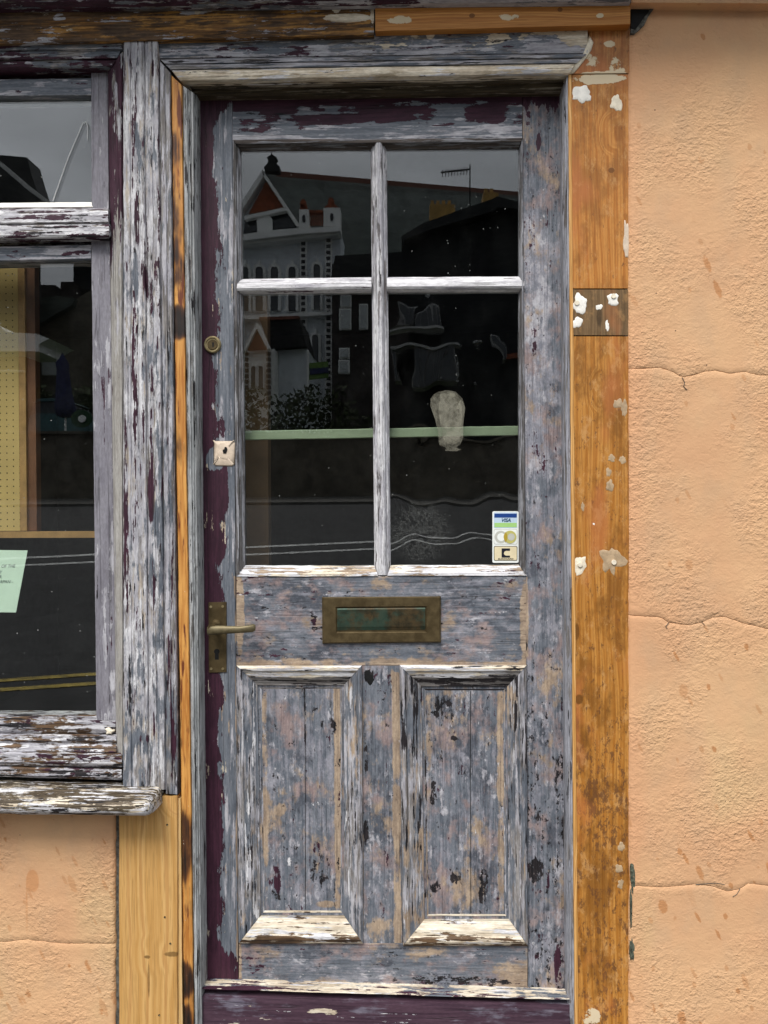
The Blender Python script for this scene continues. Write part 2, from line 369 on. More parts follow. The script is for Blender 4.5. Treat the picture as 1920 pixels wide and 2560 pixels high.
def pine(name, axis, c0, c1, ring, knots=(), seed=0, dk=(), filler=(), mott=0.0, y=0.0, ringsc=26):
    """planed timber: growth rings bent round knots, plus placed stains and filler smears"""
    k = N(name); X, Y, Z = k.xyz()
    a, b = (X, Z) if axis == 'z' else (Z, X)
    warp = k.mul(k.sub(k.noise(k.vec((2, 1, .45) if axis == 'z' else (.45, 1, 2), (seed, 0, 0)), 4, 2, .4), .5), .07)
    q = k.add(a, warp)
    for (u, v, ru, rv, s_) in knots: q = k.add(q, k.bias([('e', u, v, ru, rv, s_)], y))
    band = k.ma('SINE', k.mul(q, ringsc*2*math.pi*2))
    band2 = k.ma('SINE', k.mul(q, ringsc*2*math.pi*5.3))
    fib = k.noise(k.vec((1, 1, .03) if axis == 'z' else (.03, 1, 1), (seed+31, 3, 1)), 420, 2, .6)
    g = k.noise(k.vec((1, 1, .02) if axis == 'z' else (.02, 1, 1), (seed, 3, 1)), 260, 3, .6)
    f = k.add(k.add(k.mul(band, .22), k.mul(band2, .12)), k.mul(g, .9))
    col = k.mix(k.ss(f, .05, .85), c0, c1)
    col = k.mix(k.ss(fib, .50, .66, 0, .45), col, tuple(x*.55 for x in c0))
    col = k.mix(k.ss(band, .7, 1.0, 0, .5 if not mott else .28), col, ring)
    t = k.noise(k.vec((1, 1, .45) if axis == 'z' else (.45, 1, 1), (seed*2, 0, 0)), 13, 8, .74)
    if mott:
        col = k.mix(k.ss(t, .44, .60, 0, mott), col, tuple(x*.48 for x in c0))
        t2 = k.noise(k.vec((1, 1, .6) if axis == 'z' else (.6, 1, 1), (seed*2+5, 0, 0)), 28, 8, .78)
        col = k.mix(k.ss(t2, .52, .64, 0, mott*.9), col, (.55, .30, .11))
        sp = k.noise(k.vec((1, 1, .5) if axis == 'z' else (.5, 1, 1), (seed+9, 0, 0)), 90, 4, .75)
        spb = k.bias([('z', 1550, 1900, .07), ('e', 1500, 2030, 60, 130, .06), ('e', 1500, 500, 200, 500, -.03)], y)
        col = k.mix(k.ss(k.add(sp, spb), .58, .68, 0, .8), col, (.12, .05, .02))
        red = k.noise(k.vec((1, 1, .5), (seed+19, 0, 0)), 7, 3, .6)
        col = k.mix(k.ss(red, .52, .66, 0, .6), col, (.46, .15, .045))
    if dk: col = k.mix(k.ss(k.add(k.bias(list(dk), y), k.mul(k.sub(t, .5), 1.6)), .5, 1.0, 0, .85), col, tuple(x*.35 for x in c0))
    h = k.add(k.mul(g, .6), k.mul(band, .1))
    if filler:
        fm = k.ss(k.add(k.bias(list(filler), y), k.mul(k.sub(k.noise(k.P, 38, 5, .7), .5), 3.6)), .75, .95)
        col = k.mix(fm, col, (.66, .54, .36)); h = k.add(h, k.mul(fm, .8))
    return k.fin(col, .5, h, .0008, .3)
m_beamR = pine('beam_new_pine', 'x', (.40, .15, .03), (.58, .27, .07), (.34, .12, .02), seed=3, dk=[('z', 30, 5, .5), ('e', 1180, 39, 9, 7, 2), ('e', 1400, 24, 8, 7, 2)],
               filler=[('e', 1000, 50, 40, 14, 1.3), ('e', 1270, 42, 36, 12, 1.0), ('e', 1499, 39, 12, 8, 1.5)], y=-.02)
m_board_a = pine('old_pine_upper', 'z', (.40, .14, .02), (.58, .26, .06), (.33, .12, .02), knots=[(1520, 330, 40, 60, .02)], seed=5, mott=.55, filler=[('e', 1500, 195, 80, 16, 1.5), ('z', 215, 190, .3)], dk=[('e', 1530, 423, 9, 8, 2), ('e', 1565, 580, 20, 90, .7)])
m_board_c = pine('old_pine_corner', 'z', (.36, .125, .03), (.52, .24, .075), (.35, .12, .03), seed=6, mott=.5, filler=[('e', 1500, 185, 80, 12, 1.4), ('e', 1470, 100, 12, 30, 1.4), ('e', 1525, 108, 20, 12, 1.4), ('e', 1540, 170, 30, 40, .8), ('e', 1480, 150, 30, 30, .8)])
m_board_b = pine('old_pine_block', 'z', (.13, .075, .03), (.22, .135, .06), (.06, .03, .015), seed=7, mott=.3, dk=[('e', 1560, 750, 20, 60, .5), ('e', 1500, 790, 12, 40, 1)])
m_board_d = pine('old_pine_long', 'z', (.36, .135, .018), (.55, .255, .055), (.26, .10, .02), knots=[(1490, 975, 30, 60, .02)], seed=8, mott=.7,
                 dk=[('e', 1480, 1930, 60, 200, .5), ('e', 1449, 1750, 14, 18, 1.0), ('e', 1443, 1580, 10, 30, 1), ('e', 1540, 1760, 40, 60, .8), ('e', 1500, 2150, 70, 130, .35)],
                 filler=[('e', 1480, 2546, 30, 34, 1.0)])
m_edgepine = pine('pale_pine_edge', 'z', (.50, .24, .06), (.74, .43, .16), (.4, .16, .03), seed=9)
m_newpine = pine('new_pine_board', 'z', (.52, .28, .085), (.66, .40, .15), (.40, .18, .05), knots=[(365, 2400, 60, 60, .010), (425, 2005, 50, 50, .03), (355, 2230, 26, 200, .012)], seed=12, ringsc=11,
                dk=[('e', 425, 2395, 32, 10, 1.0), ('e', 362, 2402, 12, 6, 1.0), ('e', 366, 2460, 5, 70, .8), ('e', 418, 2005, 16, 14, .6)], y=-.02)
m_newedge = pine('new_pine_edge', 'z', (.60, .38, .15), (.74, .52, .26), (.4, .2, .06), seed=13)

DB = [  # layers shared by the lower door
    (LIL, .3, (.4, .6, .8), .45, [], .15), (PINK, .2, (.9, .4, .1), .6, [], 0, (8, 40))]
def door_mat(name, axis, seed, extra=(), dark=(), tan=(), white=(), mar=(), lil=.3, base=GREY):
    return weathered(name, axis, base, [
        (((.055, .062, .078), (.10, .108, .13)), .3, (.9, .6, .3), .7, [], 0, (10, 50)),
        (((.20, .205, .24), (.33, .325, .36)), lil, (.6, .7, .5), 1.0, list(extra), .1),
        (LIL, .1, (.6, .9, .4), .7, list(extra), .15, (16, 60)),
        (PINK, .2, (.9, .5, .1), .9, [], 0, (11, 50)),
        (TAN, .1, (.9, .6, .2), .8, list(tan), .05, (11, 50)),
        (WHT, .02, (.5, .9, .5), .25, list(white), .3, (20, 80)),
        (MAR, .05, (.5, .8, .5), .12, list(mar), .1, (12, 55)),
        (DK, .05, (.6, .9, .45), .16, list(dark), -.7, (24, 80))], seed, y=.07, iso=1.9, crack=.3)
m_stileL = weathered('left_stile_paint', 'z', GREY, [
    (LIL, .1, (.4, .5, .8), .5, [('x', 560, 596, .5), ('z', 1700, 900, .4)], .1), (TAN, .05, (.4, .5, .4), .4, [('r', 588, 604, 1440, 2500, 2.4, .003)], 0),
    (MAR, .4, (.75, .75, .25), .07, [('x', 556, 520, 2.6), ('x', 550, 590, -2.4), ('z', 2330, 2440, 4), ('e', 555, 1220, 30, 100, 2.4), ('e', 555, 1360, 18, 60, 2), ('e', 540, 1150, 30, 40, -3.2), ('e', 545, 960, 40, 120, -1.0), ('e', 530, 2050, 50, 50, .9), ('z', 300, 245, 4)], .5, (13, 50)),
    (CREAM, .02, (.4, .5, .4), .2, [('e', 560, 1010, 12, 30, .6)], .2)], 21, y=.075)
m_toprail = weathered('top_rail_paint', 'x', GREY, [
    (LIL, .2, (.3, .6, .8), .4, [('z', 330, 352, 1.2)], .2),
    (MAR, .3, (.7, .6, .3), .07, [('z', 285, 246, 3.2), ('e', 700, 285, 60, 24, 1.5), ('e', 830, 305, 140, 18, 2.2), ('e', 1010, 292, 110, 24, 1.7), ('e', 1215, 292, 70, 34, 2.4), ('z', 322, 345, -4), ('x', 625, 585, -1)], .6, (16, 50)),
    (DK, .02, (.3, .8, .5), .1, [], -.3)], 22, y=.075)
m_stileR = door_mat('right_stile_paint', 'z', 23, dark=[('z', 1450, 1900, .7), ('e', 1338, 2170, 26, 48, 1.3), ('e', 1410, 1750, 14, 500, .7), ('e', 1340, 1980, 12, 100, .6)], tan=[('r', 1306, 1320, 1440, 1640, 2.6, .004), ('e', 1370, 2440, 50, 60, 1.8)],
                  mar=[('z', 300, 262, 3), ('e', 1345, 360, 9, 30, 2.6), ('e', 1325, 290, 12, 12, 1.9), ('e', 1350, 1120, 40, 60, .8), ('e', 1400, 2420, 26, 80, 1.8)], extra=[('z', 600, 420, -1.2), ('e', 1330, 900, 60, 500, 1.1)], lil=.4)
m_lock = door_mat('lock_rail_paint', 'x', 24, tan=[('e', 600, 1530, 16, 130, 3.4), ('e', 1312, 1560, 16, 120, 3), ('z', 1635, 1662, 2.2), ('e', 1240, 1465, 70, 16, 1.5), ('e', 770, 1560, 40, 30, 1.0), ('e', 950, 1462, 40, 16, 1)],
                dark=[('e', 786, 1545, 12, 60, 1.2), ('e', 1200, 1500, 60, 20, .7), ('e', 1130, 1700, 60, 40, .5)], mar=[('e', 784, 1530, 10, 80, 1.2), ('e', 880, 1450, 60, 8, 1.0)], lil=.25)
m_brail = door_mat('bottom_rail_paint', 'x', 25, tan=[('r', 590, 606, 2300, 2470, 3, .004), ('z', 2440, 2466, 1.5), ('e', 1300, 2440, 90, 50, 1.9), ('e', 650, 2380, 60, 30, .9), ('e', 830, 2450, 60, 16, 1.4), ('e', 1050, 2375, 60, 16, 1.2)],
                 dark=[('e', 1120, 2450, 220, 24, 1.35)], lil=.2)
m_munt = door_mat('muntin_paint', 'z', 26, tan=[('r', 980, 1004, 1680, 2360, 2.8, .004), ('r', 903, 911, 1680, 2360, 1.8, .003), ('e', 950, 2330, 40, 60, 1.3), ('e', 980, 1690, 20, 24, 2)],
                dark=[('e', 922, 1692, 14, 18, 3.6), ('e', 916, 2072, 9, 44, 2.6), ('e', 915, 1900, 6, 90, 1.4)], lil=.2)
m_panelL = door_mat('left_panel_paint', 'z', 27, tan=[('r', 654, 672, 1730, 2280, 1.3, .005), ('r', 834, 854, 1720, 2280, 2.6, .004), ('e', 700, 2025, 20, 20, 1.5), ('e', 815, 2262, 40, 12, 2.6), ('e', 690, 2240, 60, 30, .6)],
                  dark=[('e', 762, 1800, 3, 130, 1.6), ('e', 800, 2180, 40, 60, 1.2), ('e', 710, 2240, 60, 16, .8)], mar=[('e', 690, 2200, 26, 40, 1.4), ('e', 762, 1850, 4, 80, 1.2)], white=[('e', 780, 2010, 60, 8, 1.2), ('e', 710, 2150, 50, 8, 1.0)], lil=.3)
m_panelR = door_mat('right_panel_paint', 'z', 28, tan=[('e', 1160, 2220, 40, 90, 1.6), ('e', 1212, 2070, 26, 60, 1.2), ('r', 1242, 1262, 1730, 2280, 2.0, .004), ('r', 1066, 1080, 1730, 2280, 1.0, .004), ('e', 1080, 2200, 20, 60, .8)],
                  dark=[('e', 1110, 1780, 40, 50, 1.6), ('e', 1208, 2220, 20, 60, 1.9), ('e', 1138, 2190, 16, 30, 1.4), ('e', 1090, 2220, 18, 16, 1.4), ('e', 1136, 1847, 14, 8, 2.2), ('e', 1220, 1750, 16, 50, 1.2), ('e', 1085, 1990, 12, 50, 1.4)], lil=.25)
def mould_mat(name, axis, seed, dark=(), tan=(), lil=.6):
    return weathered(name, axis, WOODG, [(LIL, lil, (.4, .7, .7), .8, [], .2), (GREY, .4, (.6, .6, .5), .5, [], .1), (TAN, .15, (.8, .5, .4), .5, list(tan), 0),
        (WHT, .1, (.3, .5, .9), .2, [], .3), (DK, .1, (.4, .6, 1.0), .14, list(dark), -.8)], seed)
m_mouldv = mould_mat('panel_moulding_v', 'z', 31)
m_mouldvd = mould_mat('panel_moulding_v_worn', 'z', 32, dark=[('z', 2300, 1700, .7)], lil=.4)
m_mouldt = weathered('panel_moulding_top', 'x', WOODG, [(CREAM, .6, (.4, .6, .7), .4, [('z', 1690, 1668, 1.2), ('z', 1690, 1715, -2.5)], .2), (WHT, .4, (.3, .6, .8), .3, [('z', 1665, 1685, .6), ('z', 1690, 1715, -2.5)], .3), (DK, .15, (.4, .6, .9), .15, [('z', 1690, 1712, 1.1)], -.5)], 33)  # dark along the inner groove: dirt plus shade put into the colour
m_mouldb = weathered('panel_moulding_bottom', 'x', ((.34, .27, .19), (.5, .42, .32)), [(CREAM, .9, (.4, .6, .7), .4, [('z', 2362, 2340, 1)], .2), (WHT, .2, (.5, .6, .7), .3, [], .2), (BRN, .1, (.3, .7, .8), .2, [('z', 2335, 2362, 1.4)], -.4)], 34)  # cream cover puts the light on the up-facing bevel into the colour
m_mouldb2 = weathered('weather_ledge_paint', 'x', ((.25, .2, .15), (.4, .33, .26)), [(CREAM, .8, (.4, .6, .7), .4, [], .2), (WHT, .15, (.5, .7, .6), .3, [], .2), (GREY, .3, (.5, .8, .5), .3, [('x', 900, 520, .6)], 0), (MAR, .2, (.4, .8, .5), .1, [('x', 900, 520, .7)], 0)], 47)
m_ledge = weathered('glazing_ledge', 'x', ((.25, .18, .12), (.45, .34, .24)), [(WHT, .7, (.3, .7, .8), .2, [], .5), (CREAM, .2, (.4, .7, .6), .3, [], .2), (MAR, .05, (.3, .9, .6), .1, [('x', 1180, 1300, .4)], .1)], 35)
m_barh = weathered('glazing_bar_h', 'x', ((.14, .12, .12), (.3, .28, .28)), [(WHT, .9, (.3, .6, .8), .3, [], .4), (LIL, .3, (.4, .6, .6), .4, [], 0), (MAR, .05, (.3, .8, .6), .1, [('e', 948, 715, 16, 16, 2)], 0)], 36)
m_barv = weathered('glazing_bar_v', 'z', ((.09, .08, .08), (.24, .22, .22)), [(LIL, .8, (.3, .6, .9), .4, [], .4), (WHT, .4, (.3, .6, .9), .3, [('z', 600, 1000, .4)], .3), (DK, .05, (.2, .5, 1), .2, [], -.4)], 37)
m_rebate = weathered('glazing_rebate', 'z', ((.05, .045, .04), (.16, .15, .15)), [(((.2, .2, .22), (.36, .36, .38)), .5, (.3, .5, 1), .3, [], .4)], 38)
m_rebateh = weathered('glazing_rebate_h', 'x', ((.04, .03, .025), (.12, .10, .09)), [(((.16, .16, .17), (.3, .3, .32)), .4, (.3, .5, 1), .3, [], .4)], 39)
m_weather = weathered('weather_board_paint', 'x', ((.05, .025, .04), (.085, .045, .065)), [
    (((.13, .11, .15), (.2, .18, .22)), .15, (.8, .5, .3), .7, [('e', 590, 2510, 30, 30, 1)], 0), (CREAM, .02, (.6, .8, .5), .08, [('z', 2496, 2475, 3.2), ('e', 810, 2525, 50, 14, 1.6), ('e', 560, 2550, 60, 8, 1.8)], .2), (WHT, .02, (.2, .9, .7), .06, [('z', 2538, 2556, .7)], .2)], 40)
# shop window parts
m_winhead = weathered('window_head_paint', 'x', WOODG, [(LIL, .4, (.4, .5, .8), .3, [], .3), (GREY, .5, (.4, .6, .4), .15, [('z', 150, 110, .6)], .3), (MAR, .3, (.5, .7, .4), .1, [('z', 130, 160, .7)], .4), (DK, .05, (.3, .6, .9), .15, [], -.4)], 41)
m_sash = weathered('sash_paint', 'z', ((.16, .15, .17), (.24, .23, .26)), [(((.20, .19, .22), (.26, .25, .28)), .8, (.5, .5, .3), .5, [], .1), (LIL, .1, (.5, .6, .5), .2, [('x', 262, 286, 1.3), ('e', 262, 1560, 20, 160, .8), ('z', 1740, 1790, .9)], .3), (MAR, .02, (.4, .5, .9), .1, [('e', 258, 1100, 8, 240, 1.2)], 0), (DK, .02, (.3, .5, 1), .1, [('e', 255, 880, 5, 80, 1)], -.4)], 42)
m_sashtop = weathered('sash_rail_paint', 'x', GREY, [(LIL, .2, (.3, .5, .7), .3, [('z', 634, 652, .8), ('z', 225, 240, .8)], .2), (MAR, .05, (.4, .9, .4), .08, [('e', 190, 635, 60, 10, 1.4), ('e', 190, 212, 40, 12, 1)], 0)], 43)
m_transom = weathered('transom_paint', 'x', ((.12, .10, .09), (.3, .27, .24)), [(LIL, .7, (.3, .6, .7), .2, [], .4), (WHT, .5, (.3, .7, .6), .2, [('z', 500, 545, .4)], .4), (MAR, .25, (.4, .8, .5), .1, [('z', 545, 590, .5)], .2), (DK, .1, (.3, .7, .8), .1, [('z', 560, 600, .4)], -.4)], 44)
m_sillm = weathered('sill_moulding_paint', 'x', BRN, [(WHT, .4, (.4, .9, .6), .2, [('z', 1890, 1790, .5)], .6), (LIL, .4, (.4, .9, .5), .3, [], .4), (MAR, .15, (.4, .9, .5), .08, [], .1), (DK, .2, (.3, .7, .9), .1, [], -.6)], 45)
m_sill = weathered('sill_paint', 'x', ((.06, .045, .03), (.17, .13, .09)), [(CREAM, .5, (.3, .8, .9), .12, [], .6), (WHT, .4, (.3, .8, .8), .12, [('z', 1975, 2005, 1.2)], .6), (((.07, .05, .03), (.12, .09, .055)), .3, (.3, .8, .9), .12, [('z', 1990, 1950, .3)], -.3), (DK, .1, (.3, .7, .9), .1, [], -.6)], 46)
m_filler = plain('filler_cream', (.78, .70, .55), .7, var=.15, sc=60, bump=.001)
m_fillerw = plain('filler_white', (.86, .83, .76), .7, var=.12, sc=60, bump=.001)
m_putty = plain('putty_beige', (.64, .52, .40), .7, var=.14, sc=60, bump=.001)
m_patch = plain('patch_wash', (.42, .30, .18), .6, var=.2, sc=70, bump=.0012)
def brass(name, c0, c1, green=0.0):
    k = N(name); f = k.noise(k.P, 40, 6, .7); g = k.noise(k.P, 14, 5, .7)
    col = k.mix(k.ss(f, .35, .65), c0, c1)
    if green: col = k.mix(k.ss(g, .42, .6, 0, green), col, (.03, .075, .055))
    return k.fin(col, k.ss(f, .3, .7, .42, .62), f, .0004, .5, .55)
m_brass = brass('aged_brass', (.075, .052, .022), (.115, .082, .036))
m_brassl = brass('handled_brass', (.12, .095, .048), (.19, .155, .085))
m_brassg = brass('brass_flap', (.03, .026, .014), (.075, .05, .02), .7)
m_brassp = brass('lock_brass', (.22, .17, .08), (.38, .31, .17))
m_black = plain('dark_void', (.004, .004, .004), .8)

def render_mat(name, seed=0):
    k = N(name); X, Y, Z = k.xyz()
    t = k.noise(k.vec((1, 1, 1), (seed, 0, 0)), 3.0, 5, .6); t2 = k.noise(k.vec((1, 1, .7), (seed+4, 0, 0)), 11, 5, .6)
    col = k.mix(k.ss(t, .35, .65), (.61, .345, .185), (.66, .40, .215))
    col = k.mix(k.ss(t2, .45, .68, 0, .35), col, (.50, .33, .20))
    yel = k.ss(k.noise(k.vec((1, 1, .5), (seed+14, 0, 0)), 4, 3, .5), .52, .68, 0, .45)
    col = k.mix(yel, col, (.58, .42, .22))
    edge = k.bias([('x', 1625, 1572, 1)]) if seed == 0 else None
    if edge: col = k.mix(k.mul(edge, .35), col, (.66, .33, .17))
    # rusty spatter, thicker low down
    low = k.ss(Z, .2, 1.75, 1.0, 0.0)
    for (rt, sc, st, th, off) in ((.38, 26, .30, .24, 0), (.5, 44, .25, .21, 7), (.15, 17, .6, .2, 3), (.3, 34, .6, .2, 13)):
        v = k.vec((1, 1, st), (off, 0, off), src=k.vec((1, 1, 1), (0, 0, 0), (0, rt, 0)))
        vo = k.n('ShaderNodeTexVoronoi'); k.put(vo.inputs['Vector'], k.mix(.04, v, k.P)); vo.inputs['Scale'].default_value = sc
        vo.voronoi_dimensions = '3D'
        d = k.add(vo.outputs['Distance'], k.mul(k.sub(k.noise(k.P, 150, 4, .7), .5), .26))
        cr = k.n('ShaderNodeSeparateColor'); k.put(cr.inputs[0], vo.outputs['Color'])
        pick = k.ss(k.add(cr.outputs[0], k.mul(low, .30)), .93, .97)
        m = k.mul(k.ss(d, th, th*.75), k.mul(pick, k.ss(cr.outputs[1], 0, 1, .45, .85)))
        col = k.mix(m, col, (.47, .215, .085))
    if seed:
        col = k.mix(k.ss(k.add(k.bias([('e', 95, 2190, 22, 40, 1.4), ('e', 80, 2270, 5, 90, 1.0)]), k.mul(k.sub(t2, .5), 2)), .5, 1.1, 0, .5), col, (.50, .20, .06))
    dots = k.mul(k.ss(k.voro(k.P, 15), .035, .02), 1); col = k.mix(k.mul(dots, .8), col, (.05, .03, .02))
    # trowelled, orange-peel relief
    b1 = k.noise(k.vec((1, 1, 1.3), (seed, 0, 2), (0, .5, 0)), 62, 3, .55, .25); b2 = k.noise(k.vec((1, 1, 1.6), (seed+3, 0, 0)), 9, 3, .5); b3 = k.noise(k.P, 210, 3, .6)
    amp = k.ss(k.noise(k.vec((1, 1, .8), (seed+8, 0, 1)), 5, 3, .5), .40, .60, .18, 1.0)
    b4 = k.noise(k.vec((1, 1, 1.2), (seed+6, 0, 2), (0, -.4, 0)), 150, 2, .5)
    pit = k.ss(k.noise(k.P, 95, 2, .5), .62, .74)
    h = k.add(k.mul(k.add(k.add(k.mul(k.ss(b1, .3, .75), .5), k.mul(b4, .75)), k.mul(pit, .3)), amp), k.add(k.mul(b2, .9), k.mul(b3, .14)))
    col = k.mix(k.mul(k.mul(k.ss(b1, .46, .34), amp), .16), col, (.40, .22, .12))
    return k.fin(col, .75, h, .0030, .25)
m_render = render_mat('peach_render'); m_render2 = render_mat('peach_render_low', 5)
m_mortar = plain('raw_mortar', (.10, .098, .085), .9, var=.6, sc=90, bump=.003)
m_greenmort = plain('mossy_mortar', (.075, .085, .06), .7, var=.7, sc=160, bump=.003)

def glass(name, refl=1.0, wavy=0.0, dust=.5, seed=0, scratch=()):
    k = N(name)
    dt = k.n('ShaderNodeVectorMath'); dt.operation = 'DOT_PRODUCT'
    k.put(dt.inputs[0], k.geo.outputs['Incoming']); k.put(dt.inputs[1], k.geo.outputs['True Normal'])
    c = k.ma('ABSOLUTE', dt.outputs['Value'])
    fr = k.add(.043*refl, k.mul(k.ma('POWER', k.sub(1, c), 5), .9))
    gl = k.n('ShaderNodeBsdfGlossy'); gl.inputs['Roughness'].default_value = .0; gl.inputs['Color'].default_value = (1, 1, 1, 1)
    if wavy:
        h = k.add(k.noise(k.vec((1, 1, .5), (seed, 0, 0)), 10, 0, .4, .6), k.mul(k.noise(k.vec((1, 1, .22), (seed+2, 0, 0)), 30, 0, .4, .3), .09))
        b = k.n('ShaderNodeBump'); b.inputs['Distance'].default_value = wavy; k.put(b.inputs['Height'], h); k.t.links.new(b.outputs[0], gl.inputs['Normal'])
    tr = k.n('ShaderNodeBsdfTransparent'); tr.inputs['Color'].default_value = (.95, .965, .955, 1)
    ms = k.n('ShaderNodeMixShader'); k.put(ms.inputs[0], fr); k.t.links.new(tr.outputs[0], ms.inputs[1]); k.t.links.new(gl.outputs[0], ms.inputs[2])
    # dust, specks, wiped smears
    sp = k.voro(k.P, 55); cr = k.n('ShaderNodeTexVoronoi'); k.put(cr.inputs['Vector'], k.P); cr.inputs['Scale'].default_value = 55
    sc_ = k.n('ShaderNodeSeparateColor'); k.put(sc_.inputs[0], cr.outputs['Color'])
    speck = k.mul(k.ss(sp, .10, .04), k.ss(sc_.outputs[0], .82, .88))
    film = k.mul(k.ss(k.noise(k.vec((1, 1, .6), (seed, 0, 3)), 10, 6, .65), .42, .75), .003*dust)
    f = k.add(k.mul(speck, .38*dust), film)
    for it in scratch:
        mk = k.bias([it], .1); ln = k.ss(k.ma('ABSOLUTE', k.sub(k.noise(k.vec((1, 1, 1.0), (seed+6, 0, 1)), 55, 5, .75, 1.0), .5)), .0, .012, 1, 0)
        f = k.add(f, k.mul(k.mul(mk, ln), .16))
    df = k.n('ShaderNodeBsdfDiffuse'); df.inputs['Color'].default_value = (.75, .76, .72, 1)
    m2 = k.n('ShaderNodeMixShader'); k.put(m2.inputs[0], f); k.t.links.new(ms.outputs[0], m2.inputs[1]); k.t.links.new(df.outputs[0], m2.inputs[2])
    k.t.links.new(m2.outputs[0], k.out.inputs[0])
    return k.m
m_glass = glass('old_glass', 1.5, 0, .8)
m_glassw = glass('warped_old_glass', 1.5, 0.0011, .8, 3, scratch=[('e', 1050, 1330, 90, 90, 1.0)])
m_glassl = glass('shop_glass', 1.5, 0, 1.2, 5)
m_glasst = glass('transom_glass', 2.0, 0, 1.2, 6)

# ================================================================== THE FACADE
def door_px(u, v): return W(u, v, .08)

# ---- rendered wall on the right: three cracks divide the coat of render
def rendered(name, mat, label, x0, x1, vtop, vbot, cracks, y, edge_fn, back=.14, base=None):
    t = thing(name, label, 'wall', base)
    lines = [[(x0, vtop), (x1, vtop)]] + cracks + [[(x0, vbot), (x1, vbot)]]
    def at(line, u):
        if u <= line[0][0]: return line[0][1]
        for a, b in zip(line, line[1:]):
            if a[0] <= u <= b[0]: return a[1]+(b[1]-a[1])*(u-a[0])/(b[0]-a[0])
        return line[-1][1]
    for i in range(len(lines)-1):
        top, bot = lines[i], lines[i+1]
        us = []; u = x0
        while u < x1: us.append(u); u += 6 if u < 2000 else 60
        us.append(x1)
        rows = []
        vc = [at(top, x0), at(bot, x0)]
        m = max(4, int((vc[1]-vc[0])/14))
        verts = []; nu = len(us)
        def jz(u, k): return .9*mnoise.noise(Vector((u*.05, k*7.7, 0)))+1.5*mnoise.noise(Vector((u*.19, k*3.7, 2)))
        svals = [0, .0]+[q/(m-2) for q in range(1, m-2)]+[1.0, 1]
        for r_ in range(m+1):
            for u in us:
                a = at(top, u)+(jz(u, i) if i else 0)+(.3 if i else 0); b = at(bot, u)+(jz(u, i+1)-.3 if i < len(lines)-2 else 0)
                v = a+(b-a)*svals[r_]+(1.3 if r_ == 1 else 0)-(1.3 if r_ == m-1 else 0)
                if r_ in (0, m): v = a if r_ == 0 else b
                uu = u + (edge_fn(v) if abs(u-x0) < .1 or abs(u-x1) < .1 else 0)
                ed = 0
                yy = y + edge_depth(u, x0, x1, name)
                dl = min((v-a) if i else 99, (b-v) if i < len(lines)-2 else 99)
                p = W(uu, v, y); p.y = yy + (.0008 if dl < 1 else 0) + .0020*mnoise.noise(p*3.1)
                verts.append(p)
        nf = len(verts)
        faces = [(r_*nu+c, r_*nu+c+1, (r_+1)*nu+c+1, (r_+1)*nu+c) for r_ in range(m) for c in range(nu-1)]
        # returns of the coat going back
        loop = [c for c in range(nu)] + [r_*nu+nu-1 for r_ in range(1, m+1)] + [m*nu+c for c in range(nu-2, -1, -1)] + [r_*nu for r_ in range(m-1, 0, -1)]
        for q in loop: verts.append(Vector((verts[q].x, back, verts[q].z)))
        L = len(loop)
        for j in range(L): faces.append((loop[j], loop[(j+1) % L], nf+(j+1) % L, nf+j))
        new_mesh('render_panel', verts, faces, mat, t, smooth=False)
        for p in t.children[-1].data.polygons: p.use_smooth = p.index < m*(nu-1)
    return t
def edge_depth(u, x0, x1, name):
    if 'right' in name or True:
        d = min(abs(u-x0), abs(u-x1))
        return .008*max(0, 1-d/14)**2
cracks_r = [[(1570, 921), (1606, 922), (1650, 919), (1678, 927), (1705, 943), (1728, 940), (1760, 929), (1790, 926), (1825, 934), (1858, 929), (1900, 938), (2300, 950), (5200, 960)],
            [(1570, 1538), (1610, 1541), (1652, 1543), (1672, 1556), (1700, 1560), (1725, 1563), (1755, 1556), (1780, 1544), (1812, 1542), (1845, 1554), (1890, 1566), (1925, 1574), (5200, 1600)],
            [(1570, 2216), (1600, 2215), (1650, 2218), (1700, 2215), (1738, 2210), (1780, 2216), (1820, 2229), (1850, 2222), (1870, 2208), (1900, 2212), (1940, 2216), (5200, 2230)]]
rw = rendered('rendered_wall', m_render, 'tall peach rendered wall with three cracks, right of the door casing', 1571, 5200, 10, 2640, cracks_r, 0.0, lambda v: 2.0*mnoise.noise(Vector((v*.03, 1, 0)))+1.6*mnoise.noise(Vector((v*.13, 4, 0)))+(5*math.exp(-((v-2200)/30)**2) if v > 2100 else 0), base=W(1800, 2640, 0))
prism('mortar_core', m_mortar, [(1562, -200), (5250, -200), (5250, 2640), (1562, 2640)], .0075, .15, rw)
# exposed mortar along its edge
for (u, v, ru, rv, mt) in ((1582, 2198, 7, 46, m_greenmort), (1580, 2372, 6, 34, m_greenmort), (1577, 2270, 3, 60, m_greenmort)):
    dome('mortar_patch', mt, blob(u, v, ru, rv, 26, .25, u), .004, .0055, rw, label='green grey mortar showing where the render has broken off')
prism('broken_hole', m_black, [(1577, -20), (1640, -20), (1625, 10), (1622, 30), (1612, 40), (1600, 58), (1588, 74), (1578, 70)], -.006, .02, rw, label='dark broken corner at the top of the wall')
prism('mortar_rim', m_mortar, [(1640, -20), (1650, -16), (1640, 4), (1634, 22), (1622, 38), (1612, 60), (1598, 74), (1586, 84), (1577, 82), (1578, 72), (1588, 75), (1600, 59), (1612, 41), (1622, 31), (1625, 11)], -.0075, .01, rw)

